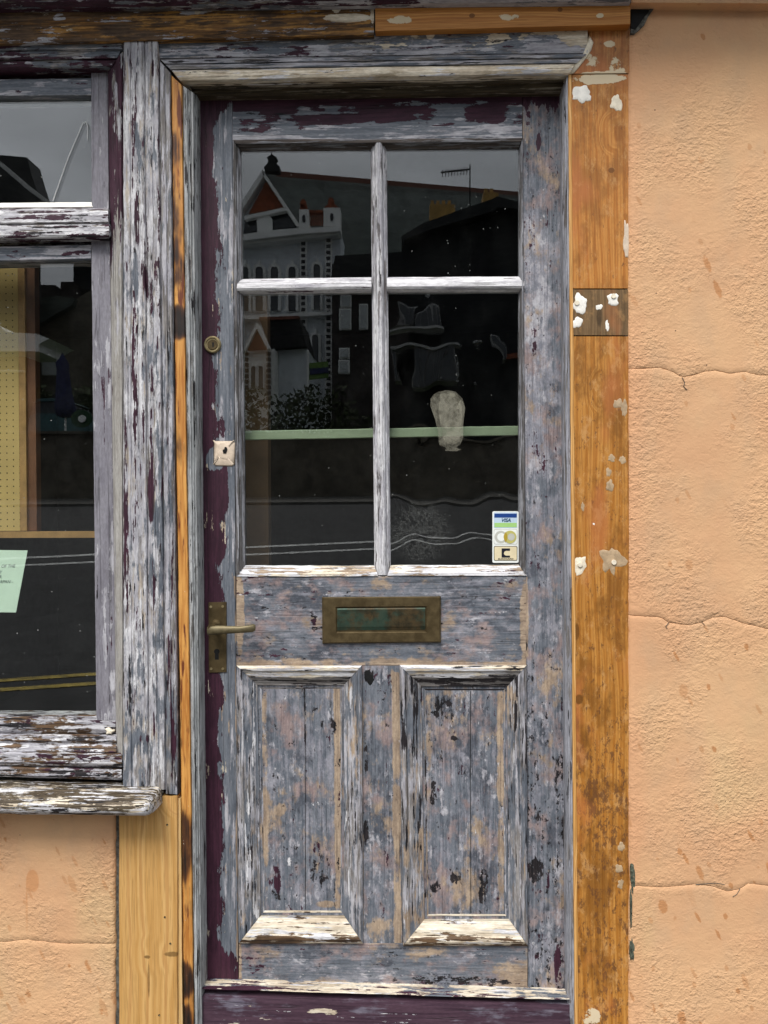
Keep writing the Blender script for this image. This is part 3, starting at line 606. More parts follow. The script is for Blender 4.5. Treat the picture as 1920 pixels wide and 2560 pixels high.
for pts in ([(1705, 943), (1712, 956), (1709, 966), (1718, 975)], [(1672, 1556), (1664, 1566), (1668, 1572)], [(1850, 2222), (1842, 2236), (1832, 2242)], [(1740, 2212), (1790, 2208), (1812, 2212)], [(1755, 1556), (1762, 1563)]):
    for a, b in zip(pts, pts[1:]):
        nx, ny = (b[1]-a[1]), -(b[0]-a[0]); q = .7/math.hypot(nx, ny)
        prism('crack_branch', m_mortar, [a, (a[0]+nx*q, a[1]+ny*q), (b[0]+nx*q, b[1]+ny*q), b], -.0022, .006, rw)
# ---- low rendered wall under the shop window
lw = rendered('rendered_wall', m_render2, 'low peach rendered wall under the window sill with a single crack', -2600, 292, 2000, 2640,
              [[(-2600, 2362), (-40, 2357), (20, 2354), (66, 2349), (100, 2353), (150, 2359), (200, 2360), (250, 2359), (292, 2361)]], .004,
              lambda v: 3.0*mnoise.noise(Vector((v*.03, 9, 0)))+2*mnoise.noise(Vector((v*.11, 14, 0)))-4, base=W(0, 2640, 0))
prism('mortar_core', m_mortar, [(-2600, 1990), (300, 1990), (300, 2640), (-2600, 2640)], .011, .15, lw)

# ---- casing of old pine boards right of the door
cs = thing('door_casing', 'old orange pine casing boards with filler patches between door and peach wall', 'casing', W(1500, 2640, 0))
prism('casing_board', m_board_c, [(1478, 66), (1577, 60), (1577, 182), (1424, 184), (1424, 176), (1447, 157), (1466, 134), (1470, 100)], .004, .05, cs, label='short corner piece with a slanted cut and filler smears')
def longboard(mat, top, bot, lab): return vb('casing_board', mat, top, bot, .006, .06, cs, label=lab)
longboard(m_board_a, (1428, 1573, 186), (1430, 1572, 721), 'upper orange board with two white filler lumps')
longboard(m_board_b, (1430, 1572, 724), (1431, 1572, 838), 'short dark brown block spattered with white filler')
longboard(m_board_d, (1431, 1572, 841), (1446, 1578, 2640), 'long stained orange board')
vb('edge_strip', m_edgepine, (1420, 1428.5, 186), (1437, 1446.5, 2640), .0035, .06, cs, bev=1.2, n=60)
for i, (u, v, ru, rv, mt, h) in enumerate(((1452, 236, 26, 22, m_fillerw, .004), (1541, 260, 15, 20, m_filler, .004), (1450, 762, 19, 24, m_fillerw, .004), (1532, 750, 15, 15, m_fillerw, .004), (1443, 808, 16, 13, m_fillerw, .003),
        (1498, 768, 9, 7, m_fillerw, .002), (1518, 815, 5, 14, m_fillerw, .001), (1566, 600, 8, 46, m_putty, .004), (1545, 1010, 11, 14, m_patch, .002), (1560, 1020, 8, 22, m_patch, .002), (1530, 1145, 10, 9, m_patch, .002), (1522, 1180, 7, 12, m_patch, .002),
        (1525, 1215, 9, 16, m_patch, .0025), (1556, 1150, 9, 10, m_patch, .002), (1457, 1266, 5, 12, m_patch, .002), (1554, 2117, 9, 11, m_patch, .002), (1547, 2172, 10, 11, m_patch, .002), (1551, 2210, 8, 12, m_patch, .002), (1484, 1310, 3, 3, m_fillerw, .001))):
    dome('filler_patch', mt, blob(u, v, ru, rv, 30, .24, i+1), .0062, h*.4, cs)
dome('filler_plug', m_filler, blob(1450, 1411, 15, 26, 24, .3, 31, .3), .0064, .0012, cs)
dome('filler_patch', m_patch, blob(1528, 1404, 30, 34, 26, .35, 33, -.3), .0064, .0012, cs)
for u, v in ((1451, 1412), (1536, 1406), (1443, 756), (1535, 739)):
    cyl('filler_plug', m_filler, W(u, v, 0), .0062, .0022, .0064, cs, n=16)

# ---- top beam and fascia
bm_ = thing('beam', 'horizontal beam over door and window, dark stripped left and new orange pine right', 'beam', W(800, 90, 0))
hb('beam_board', m_beamL, (-2600, 90, 170), (935, 9, 88), -.016, .05, bm_, n=80, label='old dark stripped piece of beam')
hb('beam_board', m_beamR, (938, 8, 79), (1576, 2, 62), -.02, .05, bm_, n=30, label='new orange pine piece of beam')
fs = thing('fascia', 'peeling maroon and white fascia edge at the very top of the shopfront', 'fascia', W(800, 0, 0))
strip('fascia_board', m_top, ((-2600, -900), (-2600, 44)), ((1578, -900), (1578, 4)), [(0, -.05), (.975, -.05), (.985, -.047), (1, -.035)], .05, fs, n=120)
strip('wall_above', m_render, ((1579, -900), (1579, 6)), ((5200, -900), (5200, 30)), [(0, -.03), (1, -.03)], .05, fs, n=4, jit=0)

box('cornice', m_top, (-6, -.22, W(0, -60, 0).z), (6, -.051, W(0, -160, 0).z), fs)  # unseen overhang above the view, added to shade the top of the facade
# ---- pilaster
pl = thing('pilaster', 'flaking lilac white wooden pilaster between shop window and door', 'pilaster', W(360, 1980, 0))
strip('pilaster_board', m_pil, ((309, 98), (361, 98)), ((308, 1966), (372, 1972)), [(0, -.006), (.06, -.010), (.3, -.011), (.34, -.0085), (.38, -.011), (.7, -.0105), (.94, -.0105), (1, -.007)], .08, pl, jit=.0014)
strip('pilaster_board', m_pil, ((362.5, 98), (396, 98)), ((373.5, 1972), (414, 1974)), [(0, -.007), (.08, -.0105), (.45, -.011), (.5, -.009), (.55, -.011), (.92, -.0105), (1, -.006)], .08, pl, jit=.0014)

# ---- door frame
fr = thing('door_frame', 'weathered grey moulded door frame with a scorched orange strip on its left side', 'door frame', W(960, 2640, .05))
strip('frame_fillet', m_fillet, ((397.5, 150), (426, 182)), ((415.5, 1984), (446, 1986)), [(0, -.002), (.1, -.006), (.45, -.0065), (.55, -.003), (.9, -.003), (1, .001)], .08, fr, jit=.001)
strip('stripped_strip', m_burnt, ((428.5, 188), (455, 214)), ((463, 2660), (487, 2660)), [(0, .001), (.08, -.002), (.9, -.002), (1, .002)], .08, fr, jit=.0009)
strip('jamb', m_jamb, ((456.5, 214), (491, 238)), ((488, 2640), (511, 2640)), [(0, .004), (.1, 0), (.3, -.001), (.36, .004), (.52, .005), (.58, .0095), (.74, .010), (.8, .018), (1, .030)], .13, fr, jit=.0008)
strip('jamb', m_jambr, ((1419.5, 186), (1404, 222)), ((1436, 2640), (1418, 2640)), [(0, .006), (.25, .006), (.32, .012), (.6, .016), (.65, .024), (1, .034)], .13, fr, jit=.0006)
hb('head_board', m_head, (397.5, 96, 146), (1469, 70, 133), .0, .1, fr, label='grey head board flaking to maroon')
strip('head_bead', m_headlow, ((400, 148), (428, 174)), ((1467, 134), (1440, 158)), [(0, .002), (.12, -.004), (.4, -.005), (.45, -.001), (.6, -.003), (.95, -.004), (1, 0)], .1, fr, jit=.0007)
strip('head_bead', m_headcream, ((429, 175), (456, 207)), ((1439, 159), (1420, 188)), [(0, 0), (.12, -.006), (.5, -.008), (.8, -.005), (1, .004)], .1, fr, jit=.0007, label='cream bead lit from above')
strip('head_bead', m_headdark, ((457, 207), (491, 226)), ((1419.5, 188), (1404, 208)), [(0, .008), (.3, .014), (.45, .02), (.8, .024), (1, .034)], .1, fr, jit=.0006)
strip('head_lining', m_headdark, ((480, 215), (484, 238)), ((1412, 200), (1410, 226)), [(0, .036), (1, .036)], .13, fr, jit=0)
dome('filler_patch', m_filler, [(1424, 186), (1420, 178), (1440, 158), (1452, 144), (1466, 128), (1470, 104), (1476, 92), (1484, 106), (1478, 126), (1462, 150), (1446, 170), (1434, 184)], .003, .0035, fr)

# ---- the door
YD = .062
dr = thing('door', 'stripped and flaking grey maroon wooden door with four panes and two panels', 'door', W(960, 2560, YD))
BK = YD+.045
vb('stile', m_stileL, (486, 581, 228), (504, 596, 2484), YD, BK, dr, bev=3, n=90, label='left stile, maroon flaking off blue grey')
vb('stile', m_stileR, (1306, 1412, 220), (1320, 1428, 2492), YD+.0008, BK, dr, bev=3, n=90, label='right stile, sanded grey with dark pits')
hb('rail', m_toprail, (582, 228, 352), (1305.5, 220, 346), YD+.0004, BK, dr, label='top rail with maroon flakes')
hb('rail', m_lock, (591, 1441, 1664), (1315, 1439, 1664), YD+.0004, BK, dr, label='lock rail with letter plate')
hb('rail', m_brail, (597, 2356, 2480), (1318.5, 2360, 2490), YD+.0004, BK, dr, label='bottom rail')
vb('muntin', m_munt, (904, 1002, 1664), (907, 1006, 2358), YD+.001, BK, dr)
# glazing rebates and bars
def reb(A, B, mat, rise=.0, name='glazing_moulding', **kw):
    return strip(name, mat, A, B, [(0, YD-.001), (.14, YD-.004), (.34, YD-.003), (.42, YD+.003), (.6, YD+.004), (.7, YD+.010), (1, YD+.017)], BK-.012, dr, jit=.0005, **kw)
reb(((582, 350), (603, 378)), ((590, 1440), (613, 1415)), m_rebate)
reb(((1307, 346), (1297, 372)), ((1315, 1438), (1297, 1414)), m_rebate)
reb(((583, 349), (604, 377)), ((1306, 345), (1296, 371)), m_rebateh)
# sloping ledge of bottom putty
strip('glazing_ledge', m_ledge, ((612, 1414), (591, 1441)), ((936, 1414), (944, 1440)), [(0, YD+.019), (.1, YD+.016), (.75, YD-.001), (1, YD-.002)], BK-.012, dr, jit=.0012)
strip('glazing_ledge', m_ledge, ((977, 1414), (968, 1440)), ((1296, 1412), (1316, 1439)), [(0, YD+.019), (.1, YD+.016), (.75, YD-.001), (1, YD-.002)], BK-.012, dr, jit=.0012)
strip('glazing_bar', m_barv, ((926.5, 352), (966, 352)), ((936, 1438), (977, 1438)), [(0, YD+.018), (.12, YD+.010), (.22, YD+.008), (.3, YD), (.42, YD-.003), (.6, YD-.003), (.7, YD), (.78, YD+.008), (.88, YD+.010), (1, YD+.018)], BK-.012, dr, n=60, jit=.0007)
strip('glazing_bar', m_barh, ((586, 698), (586, 736)), ((929, 693), (929, 732)), [(0, YD+.018), (.15, YD+.006), (.35, YD-.001), (.6, YD-.003), (.75, YD), (.82, YD+.006), (.9, YD+.01), (1, YD+.018)], BK-.012, dr, jit=.0007)
strip('glazing_bar', m_barh, ((967, 693), (967, 732)), ((1311, 691), (1311, 730)), [(0, YD+.018), (.15, YD+.006), (.35, YD-.001), (.6, YD-.003), (.75, YD), (.82, YD+.006), (.9, YD+.01), (1, YD+.018)], BK-.012, dr, jit=.0007)
YP = YD+.0185
def pane(mat, pts, label=None, tilt=0):
    o = prism('pane', mat, pts, YP, YP+.004, dr, label=label); return o
pane(m_glass, [(596, 362), (935, 360), (935, 712), (600, 715)], 'upper left pane reflecting a gable')
pane(m_glass, [(958, 360), (1304, 358), (1304, 710), (958, 712)], 'upper right pane reflecting sky and a dark roof')
pane(m_glass, [(598, 720), (937, 718), (945, 1428), (604, 1428)], 'tall lower left pane')
pane(m_glassw, [(960, 718), (1304, 716), (1306, 1427), (968, 1428)], 'tall lower right pane of warped glass')
# lower panels: raised bolection mouldings, recessed field
PR = [(0, YD+.001), (.02, YD-.008), (.12, YD-.0125), (.22, YD-.012), (.3, YD-.007), (.36, YD-.006), (.5, YD-.004), (.78, YD+.006), (.84, YD+.0065), (.86, YD+.015), (.92, YD+.015), (.94, YD+.0095), (1, YD+.0105)]
for (ox0, ox1, oy0, bx0, bx1, oy1, ix0, ix1, iy0, jx0, jx1, iy1, mp, mv, mv2) in (
        (590, 905, 1664, 596, 908, 2359, 654, 852, 1722, 662, 851, 2276, m_panelL, m_mouldv, m_mouldv),
        (998, 1317, 1663, 1007, 1320, 2365, 1064, 1259, 1726, 1071, 1262, 2285, m_panelR, m_mouldvd, m_mouldvd)):
    p = prism('panel', mp, [(ix0-12, iy0-12), (ix1+12, iy0-12), (jx1+12, iy1+12), (jx0-12, iy1+12)], YD+.0105, BK-.004, dr)
    strip('panel_moulding', mv, ((ox0, oy0), (ix0, iy0)), ((bx0, oy1), (jx0, iy1)), PR, YD+.03, dr, jit=.0008, n=60)
    strip('panel_moulding', mv2, ((ox1, oy0), (ix1, iy0)), ((bx1, oy1), (jx1, iy1)), PR, YD+.03, dr, jit=.0008, n=60)
    strip('panel_moulding', m_mouldt, ((ox0+.5, oy0-.4), (ix0, iy0)), ((ox1-.5, oy0-.4), (ix1, iy0)), PR, YD+.03, dr, jit=.0006)
    strip('panel_moulding', m_mouldb, ((bx0+.5, oy1+.4), (jx0, iy1)), ((bx1-.5, oy1+.4), (jx1, iy1)), PR, YD+.03, dr, jit=.0006)
for (u0, v0, u1, v1) in ((762, 1724, 764, 2274), (1176, 1728, 1177, 2282)):
    strip('panel_joint', m_black, ((u0-.8, v0), (u0+.9, v0)), ((u1-.8, v1), (u1+.9, v1)), [(0, YD+.0103), (1, YD+.0103)], YD+.012, dr, jit=.0008)
# weather board
strip('weather_board', m_weather, ((497, 2463), (480, 2660)), ((1432, 2491), (1442, 2660)), [(0, YD-.001), (.02, YD-.010), (.11, YD-.034), (.14, YD-.042), (.2, YD-.043), (.6, YD-.043), (1, YD-.043)], BK, dr, n=50, jit=.0010)
strip('weather_ledge', m_mouldb2, ((500, 2461), (498, 2472)), ((1428, 2488), (1431, 2500)), [(0, YD-.002), (.3, YD-.020), (.7, YD-.040), (1, YD-.0445)], BK-.01, dr, n=60, jit=.0010)
# letter plate
lp = prism('letter_plate', m_brass, [(806, 1494), (1101, 1492), (1101, 1605), (807, 1608)], YD-.004, YD+.002, dr, label='tarnished brass letter plate')
def frame_ring(name, mat, outer, inner, yo, yi, back, parent):
    o = [W(u, v, yo) for u, v in outer]; i = [W(u, v, yi) for u, v in inner]
    mo = [W(*lerp(a, b, .10), yo-.0035) for a, b in zip(outer, inner)]; mi = [W(*lerp(a, b, .90), yo-.0035) for a, b in zip(outer, inner)]
    bk = [Vector((p.x, back, p.z)) for p in o]; bi = [Vector((p.x, back, p.z)) for p in i]
    rings = [bk, o, mo, mi, i, bi]; v = sum(rings, []); f = []
    for r_ in range(5):
        for c in range(4): f.append((r_*4+c, r_*4+(c+1) % 4, (r_+1)*4+(c+1) % 4, (r_+1)*4+c))
    return new_mesh(name, v, f, mat, parent)
frame_ring('plate_rim', m_brass, [(805, 1493), (1102, 1491), (1102, 1606), (806, 1609)], [(842, 1520), (1064, 1518), (1064, 1579), (843, 1580)], YD-.0042, YD-.0042, YD, lp)
fl = strip('flap', m_brassg, ((843, 1521), (843, 1576)), ((1063, 1519), (1063, 1574)), [(0, YD-.0052), (.06, YD-.0066), (.85, YD-.0066), (.92, YD-.0055), (1, YD-.0048)], YD, lp, jit=0, label='green tinged flap')
# lever handle on a back plate
hd = prism('door_handle', m_brass, [(521, 1506), (566, 1505), (566, 1681), (522, 1682)], YD-.003, YD+.001, dr, label='aged brass lever handle on a keyhole plate')
bmq = bmesh.new(); bmq.from_mesh(hd.data); bmesh.ops.bevel(bmq, geom=list(bmq.edges), offset=.0008, segments=2, affect='EDGES'); bmq.to_mesh(hd.data); bmq.free()
for u, v in ((527, 1517), (557, 1516), (528, 1672), (557, 1672)): cyl('screw', m_brassp, W(u, v, YD-.003), .0034, YD-.0044, YD-.003, hd, n=14)
rc = W(540, 1562, YD-.003)
cyl('spindle_boss', m_brass, rc, .011, YD-.02, YD-.003, hd, rings=[(.0135, YD-.003), (.0125, YD-.007), (.0085, YD-.013), (.0078, YD-.036), (.0095, YD-.045)])
def lever():
    pts = [(519, 1577, .0078), (528, 1576, .0090), (545, 1575, .0088), (570, 1574.5, .0076), (600, 1574, .0068), (622, 1572, .0072), (632, 1570, .0078), (638, 1569, .006)]
    verts = []; faces = []; n = 12
    for i, (u, v, r_) in enumerate(pts):
        c = W(u, v, YD-.042 + (0.004 if i == 0 else 0) + (.006 if i >= 6 else 0))
        for j in range(n):
            a = 2*math.pi*j/n
            verts.append(c+Vector((0, math.cos(a)*r_*.8, math.sin(a)*r_*1.3)))
    for i in range(len(pts)-1):
        for j in range(n): faces.append((i*n+j, i*n+(j+1) % n, (i+1)*n+(j+1) % n, (i+1)*n+j))
    faces.append(tuple(range(n))); faces.append(tuple((len(pts)-1)*n+j for j in range(n)))
    return new_mesh('lever', verts, faces, m_brassl, hd, smooth=True)
lever()
prism('keyhole', m_black, [(542+7*math.cos(a), 1629-7*math.sin(a)) for a in [R(x) for x in range(-50, 231, 20)]]+[(537, 1649), (547, 1649)], YD-.0034, YD-.001, hd)
# cylinder lock
lc = W(532, 862, YD)
lk = cyl('cylinder_lock', m_brassp, lc, .0215, YD-.006, YD, dr, rings=[(.022, YD), (.0215, YD-.005), (.019, YD-.0075), (.0165, YD-.0075), (.0155, YD-.0055)])
cyl('lock_barrel', m_brass, lc+Vector((.001, 0, -.001)), .013, YD-.008, YD-.005, lk, n=24)
prism('key_slot', m_black, [(530, 856), (535, 856), (534, 868), (531, 868)], YD-.0084, YD-.006, lk)
dome('putty_patch', m_putty, [(u+2.2*math.sin(i*2.3), v+2.6*math.cos(i*1.7)) for i, (u, v) in enumerate(rrect(533, 1100, 587, 1164, 5, 3))], YD-.0004, .0035, dr, label='beige putty square with a small hole')
dome('putty_patch', m_putty, blob(562, 1130, 19, 20, 20, .25, 3), YD-.003, .0012, dr)
dome('old_screw_hole', m_black, blob(563, 1127, 6, 8, 14, .3, 5), YD-.0052, .0006, dr)
# dark mortise holes
dome('open_mortise', m_black, blob(922, 1693, 12, 15, 18, .4, 7), YD+.0006, .0004, dr)

# ---- card sticker inside the lower right pane
def card_mat(name, c, r=.4): return plain(name, c, r, var=.04, sc=80)
m_white = card_mat('card_white', (.80, .82, .78)); m_cream2 = card_mat('card_cream', (.72, .62, .40)); m_blue = card_mat('card_blue', (.012, .05, .22)); m_green = card_mat('card_green', (.36, .60, .20))
m_ink = card_mat('card_ink', (.012, .012, .02)); m_olive = card_mat('card_olive', (.50, .46, .14)); m_silver = card_mat('card_silver', (.50, .50, .44)); m_pale = card_mat('card_pale_blue', (.50, .62, .74)); m_gold = card_mat('card_gold', (.42, .30, .03)); m_navy = card_mat('card_navy', (.015, .06, .12))
YS = YP-.0008
st = thing('card_sticker', 'white payment card sticker in the bottom right corner of the door glass', 'sticker', W(1264, 1406, YS))
prism('backing', m_white, rrect(1231, 1278, 1296.5, 1407, 4), YS, YS+.0006, st)
lay = [0]
def lay_on(name, mat, pts, lv=1): return prism(name, mat, pts, YS-.00025*lv, YS-.00025*lv+.0002, st)
lay_on('print_panel', m_pale, rrect(1234.5, 1281, 1293, 1320, 2))
lay_on('colour_bar', m_blue, [(1236, 1284), (1292, 1284), (1292, 1294), (1236, 1294)], 2)
lay_on('colour_bar', m_green, [(1236, 1307), (1292, 1307), (1292, 1318), (1236, 1318)], 2)
lay_on('print_panel', m_silver, rrect(1234.5, 1323, 1293.5, 1361, 4), 1)
lay_on('print_panel', m_white, rrect(1235.6, 1324.2, 1292.4, 1359.8, 3.5), 2)
def disc(cx, cy, r_, lv, mat, nm='printed_disc'): return lay_on(nm, mat, [(cx+r_*math.cos(R(a)), cy+r_*math.sin(R(a))) for a in range(0, 360, 15)], lv)
disc(1252, 1342.5, 15.5, 3, m_silver); disc(1253, 1342.5, 10, 4, m_white); disc(1275, 1342.5, 16, 5, m_olive); disc(1278, 1342.5, 9, 6, m_silver)
lay_on('printed_lens', m_gold, [(1259, 1342), (1261, 1335), (1264, 1330), (1268, 1337), (1269, 1343), (1267, 1350), (1264, 1356), (1261, 1350)], 7)
lay_on('print_panel', m_ink, rrect(1234.5, 1365, 1293.5, 1402, 4), 1)
lay_on('print_panel', m_cream2, rrect(1236, 1366.4, 1292, 1400.6, 3.2), 2)
lay_on('printed_mark', m_ink, [(1254, 1371), (1275, 1371), (1275, 1377), (1265, 1377), (1261, 1379), (1259.5, 1383), (1261, 1387), (1265, 1389), (1275, 1389), (1275, 1394), (1254, 1394)], 3)
def text(body, mat, u, v, size, y, parent, shear=0, sx=1.0, ang=0, bold=.0, name='lettering', spacing=1.0, mirror=False):
    cu = bpy.data.curves.new('lettering', 'FONT'); cu.body = body; cu.size = size; cu.shear = shear; cu.extrude = .00008; cu.align_x = 'CENTER'; cu.offset = bold; cu.space_character = spacing
    cu.resolution_u = 3
    o = bpy.data.objects.new('tmp', cu); COL.objects.link(o)
    bpy.context.view_layer.update()
    me = bpy.data.meshes.new_from_object(o.evaluated_get(bpy.context.evaluated_depsgraph_get()))
    bpy.data.objects.remove(o)
    p = W(u, v, y)
    mt = Matrix.Translation(p-parent_base(parent)) @ Matrix.Rotation(ang, 4, 'Y') @ Matrix.Rotation(math.pi/2, 4, 'X') @ Matrix.Diagonal((sx*(-1 if mirror else 1), 1, 1, 1))
    me.transform(mt); me.materials.clear(); me.materials.append(mat)
    o = bpy.data.objects.new(name, me); COL.objects.link(o); o.parent = parent
    return o
text('VISA', m_navy, 1264.5, 1304.5, .0125, YS-.0008, st, shear=.28, bold=.0003, sx=.98)
text('EUROCARD', m_ink, 1264.5, 1399, .0050, YS-.0009, st, sx=1.45, bold=.0001)

# glue residue on the warped pane
def resid():
    k = N('glue_film'); f = k.noise(k.P, 45, 5, .7)
    tr = k.n('ShaderNodeBsdfTransparent'); df = k.n('ShaderNodeBsdfDiffuse'); k.put(df.inputs[0], k.mix(k.ss(f, .4, .6), (.26, .245, .19), (.40, .38, .30)))
    ms = k.n('ShaderNodeMixShader'); k.put(ms.inputs[0], k.ss(f, .35, .65, .12, .22)); k.t.links.new(tr.outputs[0], ms.inputs[1]); k.t.links.new(df.outputs[0], ms.inputs[2]); k.t.links.new(ms.outputs[0], k.out.inputs[0])
    return k.m
m_glue = resid()
gl_pts = [(1085, 985), (1097, 979), (1118, 975), (1140, 980), (1156, 996), (1163, 1020), (1158, 1060), (1158, 1095), (1150, 1112), (1140, 1118), (1153, 1124), (1140, 1128), (1112, 1127), (1116, 1119), (1098, 1112), (1095, 1080), (1088, 1050), (1076, 1015), (1077, 996)]
prism('glue_residue', m_glue, gl_pts, YP-.0012, YP-.0004, dr, label='pale glue residue on the warped pane')
prism('glue_residue', m_glue, [(1100, 986), (1120, 980), (1142, 986), (1152, 1002), (1156, 1030), (1152, 1080), (1150, 1104), (1134, 1112), (1112, 1108), (1104, 1080), (1096, 1030)], YP-.0022, YP-.0014, dr)

# ================================================================== SHOP WINDOW
m_trim0 = plain('cord_grey', (.42, .43, .43), .8)
sw = thing('shop_window', 'flaking grey and maroon shop window with small transom light and large pane', 'window', W(0, 1950, .03))
def hm(name, mat, yl, yr, w_, y, back, x1=305, mitre=0, x0=-2600, prof=None, jit=.0008, slope=None, **k):
    """long level window member; yl is its top at the photo's left edge, yr at its right end"""
    s = (yr-yl)/max(1, x1) if slope is None else slope
    t0 = yl + s*x0
    A = ((x0, t0), (x0, t0+w_)); B = ((x1, yr), (x1-mitre, yr+w_))
    return strip(name, mat, A, B, prof or bp(w_, y), back, sw, jit=jit, n=110, **k)
hm('head_moulding', m_winhead, 101, 99, 24, -.004, .1, 306)
hm('head_moulding', m_winhead, 128, 124, 22, .002, .1, 302, mitre=10)
hm('head_moulding', m_winhead, 152, 150, 26, 0, .1, 290, mitre=18, prof=[(0, .008), (.15, .004), (.6, .006), (.8, .012), (1, .022)])
strip('side_moulding', m_purplestrip, ((307, 128), (270, 178)), ((309, 1900), (291, 1900)), [(0, .002), (.15, -.002), (.3, .0), (.4, .006), (.75, .010), (.85, .016), (1, .024)], .1, sw, jit=.0008)
YW = .03
hm('sash_rail', m_sashtop, 198, 196, 42, YW, .09, 228)
vb('sash_stile', m_sash, (227.5, 271, 182), (229.5, 272, 520), YW, .09, sw)
hm('putty_line', m_fillerw, 507, 505, 14, YW+.004, .09, 232, prof=[(0, YW+.016), (.8, YW-.002), (1, YW)])
hm('transom', m_transom, 522, 520, 38, 0, .09, 270, prof=[(0, YW), (.15, .012), (.5, .006), (.9, .004), (1, .008)])
hm('transom', m_transom, 562, 560, 37, 0, .09, 272, prof=[(0, .01), (.12, .003), (.7, .001), (.88, .004), (1, .016)])
hm('sash_rail', m_sashtop, 616, 612, 36, YW, .09, 228)
vb('sash_stile', m_sash, (228.5, 275, 602), (241, 291, 1800), YW-.001, .09, sw, n=70)
hm('bottom_rail', m_sillm, 1788, 1789, 44, 0, .09, 289, prof=[(0, YW+.012), (.1, YW), (.8, YW-.003), (1, YW)], jit=.0012)
hm('sill_moulding', m_sillm, 1833, 1836, 45, 0, .09, 291, prof=[(0, YW), (.12, .018), (.4, .014), (.55, .018), (.8, .006), (1, .002)], jit=.0016)
hm('sill_moulding', m_sillm, 1879, 1884, 34, 0, .09, 305, prof=[(0, .002), (.15, -.006), (.75, -.008), (1, -.002)], jit=.0014)
hm('sill_moulding', m_sillm, 1914, 1922, 28, 0, .09, 304, prof=[(0, .004), (.2, -.001), (.8, -.003), (1, .002)], jit=.0012)
prism('pane', m_glasst, [(-2600, 235), (236, 240), (240, 514), (-2600, 512)], YW+.016, YW+.020, sw, label='small upper pane reflecting cloudy sky')
prism('pane', m_glassl, [(-2600, 640), (238, 645), (250, 1800), (-2600, 1800)], YW+.016, YW+.020, sw, label='large lower pane')
dome('putty_patch', m_filler, blob(276, 1827, 11, 9, 16, .4, 12), YW-.004, .005, sw, label='yellow putty lump in the corner')
prism('cord', m_trim0, [(207, 305), (209, 306), (172, 392), (133, 502), (131, 501), (170, 391)], YW+.012, YW+.013, sw, label='thin pale cord slanting across the small pane')
prism('cord', m_trim0, [(209, 306), (216, 303), (220, 316), (219, 350), (217.5, 350), (218, 317), (214, 306), (210, 309)], YW+.012, YW+.013, sw)
# projecting sill with a rounded end
def sill():
    prof = [(.020, 0.0), (-.045, -.008), (-.070, -.012), (-.082, -.018), (-.087, -.027), (-.086, -.038), (-.080, -.047), (-.070, -.052), (.03, -.054)]
    zt = W(300, 1958, .0).z+.001; verts = []; faces = []
    x1 = W(386, 1980, -.06).x; x0 = W(-2600, 1980, 0).x
    xs = [x0+(x1-.02-x0)*i/160 for i in range(161)] + [x1-.018, x1-.011, x1-.005, x1-.001, x1]
    for x in xs:
        e = max(0, (x-(x1-.018))/.018); sh = math.sqrt(max(0, 1-e*e)) if e > 0 else 1
        for (y, z) in prof:
            yy = y if y > 0 else y*(.45+.55*sh)
            zc = -.027; zz = zc+(z-zc)*(.72+.28*sh)
            q = Vector((x*30, y*30, z*30)); dz = .0016*mnoise.noise(q*1.2)+.0008*mnoise.noise(q*3)
            verts.append(Vector((x, yy+.0012*mnoise.noise(q+Vector((5, 0, 0))), zt+zz+dz - .012*max(-.3, (x-x0)/(x1-x0)-.9))))
    k = len(prof)
    for i in range(len(xs)-1):
        for j in range(k): faces.append((i*k+j, i*k+(j+1) % k, (i+1)*k+(j+1) % k, (i+1)*k+j))
    faces.append(tuple(range(k))); faces.append(tuple((len(xs)-1)*k+j for j in range(k)))
    o = new_mesh('sill', verts, faces, m_sill, sw, smooth=True); o['label'] = 'thick rounded sill with flaking white paint over brown wood'
sill()

# ---- new pine board below the sill
nb = thing('new_board', 'new yellow pine board standing below the sill beside the scorched strip', 'board', W(370, 2640, 0))
vb('board', m_newpine, (298, 444, 1990), (298, 444, 2660), -.004, .05, nb, bev=3, r=.003, n=40)
vb('board_edge', m_newedge, (445, 452, 1996), (446, 458, 2660), .002, .05, nb, bev=1)
prism('packing_block', m_board_c, [(384, 1958), (402, 1960), (402, 1994), (384, 1994)], -.004, .05, nb)
for u, v in ((418, 2062), (412, 2293), (426, 2359), (398, 2538)):
    cyl('screw_hole', m_black, W(u, v, -.004), .0028, -.0044, -.003, nb, n=12)
    cyl('screw_head', m_brassp, W(u+1, v+1, -.004), .0016, -.0050, -.0042, nb, n=10)
box('gap', m_black, tuple(W(289, 2560, .018)-Vector((0, 0, .1))), tuple(W(299, 2000, .022)), nb)

# ================================================================== INTERIOR
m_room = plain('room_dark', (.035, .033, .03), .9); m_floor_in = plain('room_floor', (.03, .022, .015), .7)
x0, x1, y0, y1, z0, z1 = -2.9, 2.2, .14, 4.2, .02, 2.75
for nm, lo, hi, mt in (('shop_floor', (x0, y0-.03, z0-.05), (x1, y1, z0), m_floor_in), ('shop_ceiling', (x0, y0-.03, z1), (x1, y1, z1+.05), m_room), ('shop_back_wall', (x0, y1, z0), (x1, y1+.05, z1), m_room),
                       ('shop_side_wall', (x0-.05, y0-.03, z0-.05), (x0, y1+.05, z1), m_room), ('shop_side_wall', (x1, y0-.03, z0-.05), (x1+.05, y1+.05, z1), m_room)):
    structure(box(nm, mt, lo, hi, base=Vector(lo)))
structure(box('threshold', m_mortar, (-.6, .0, -.02), (.6, .25, .03), base=Vector((0, .1, 0))))
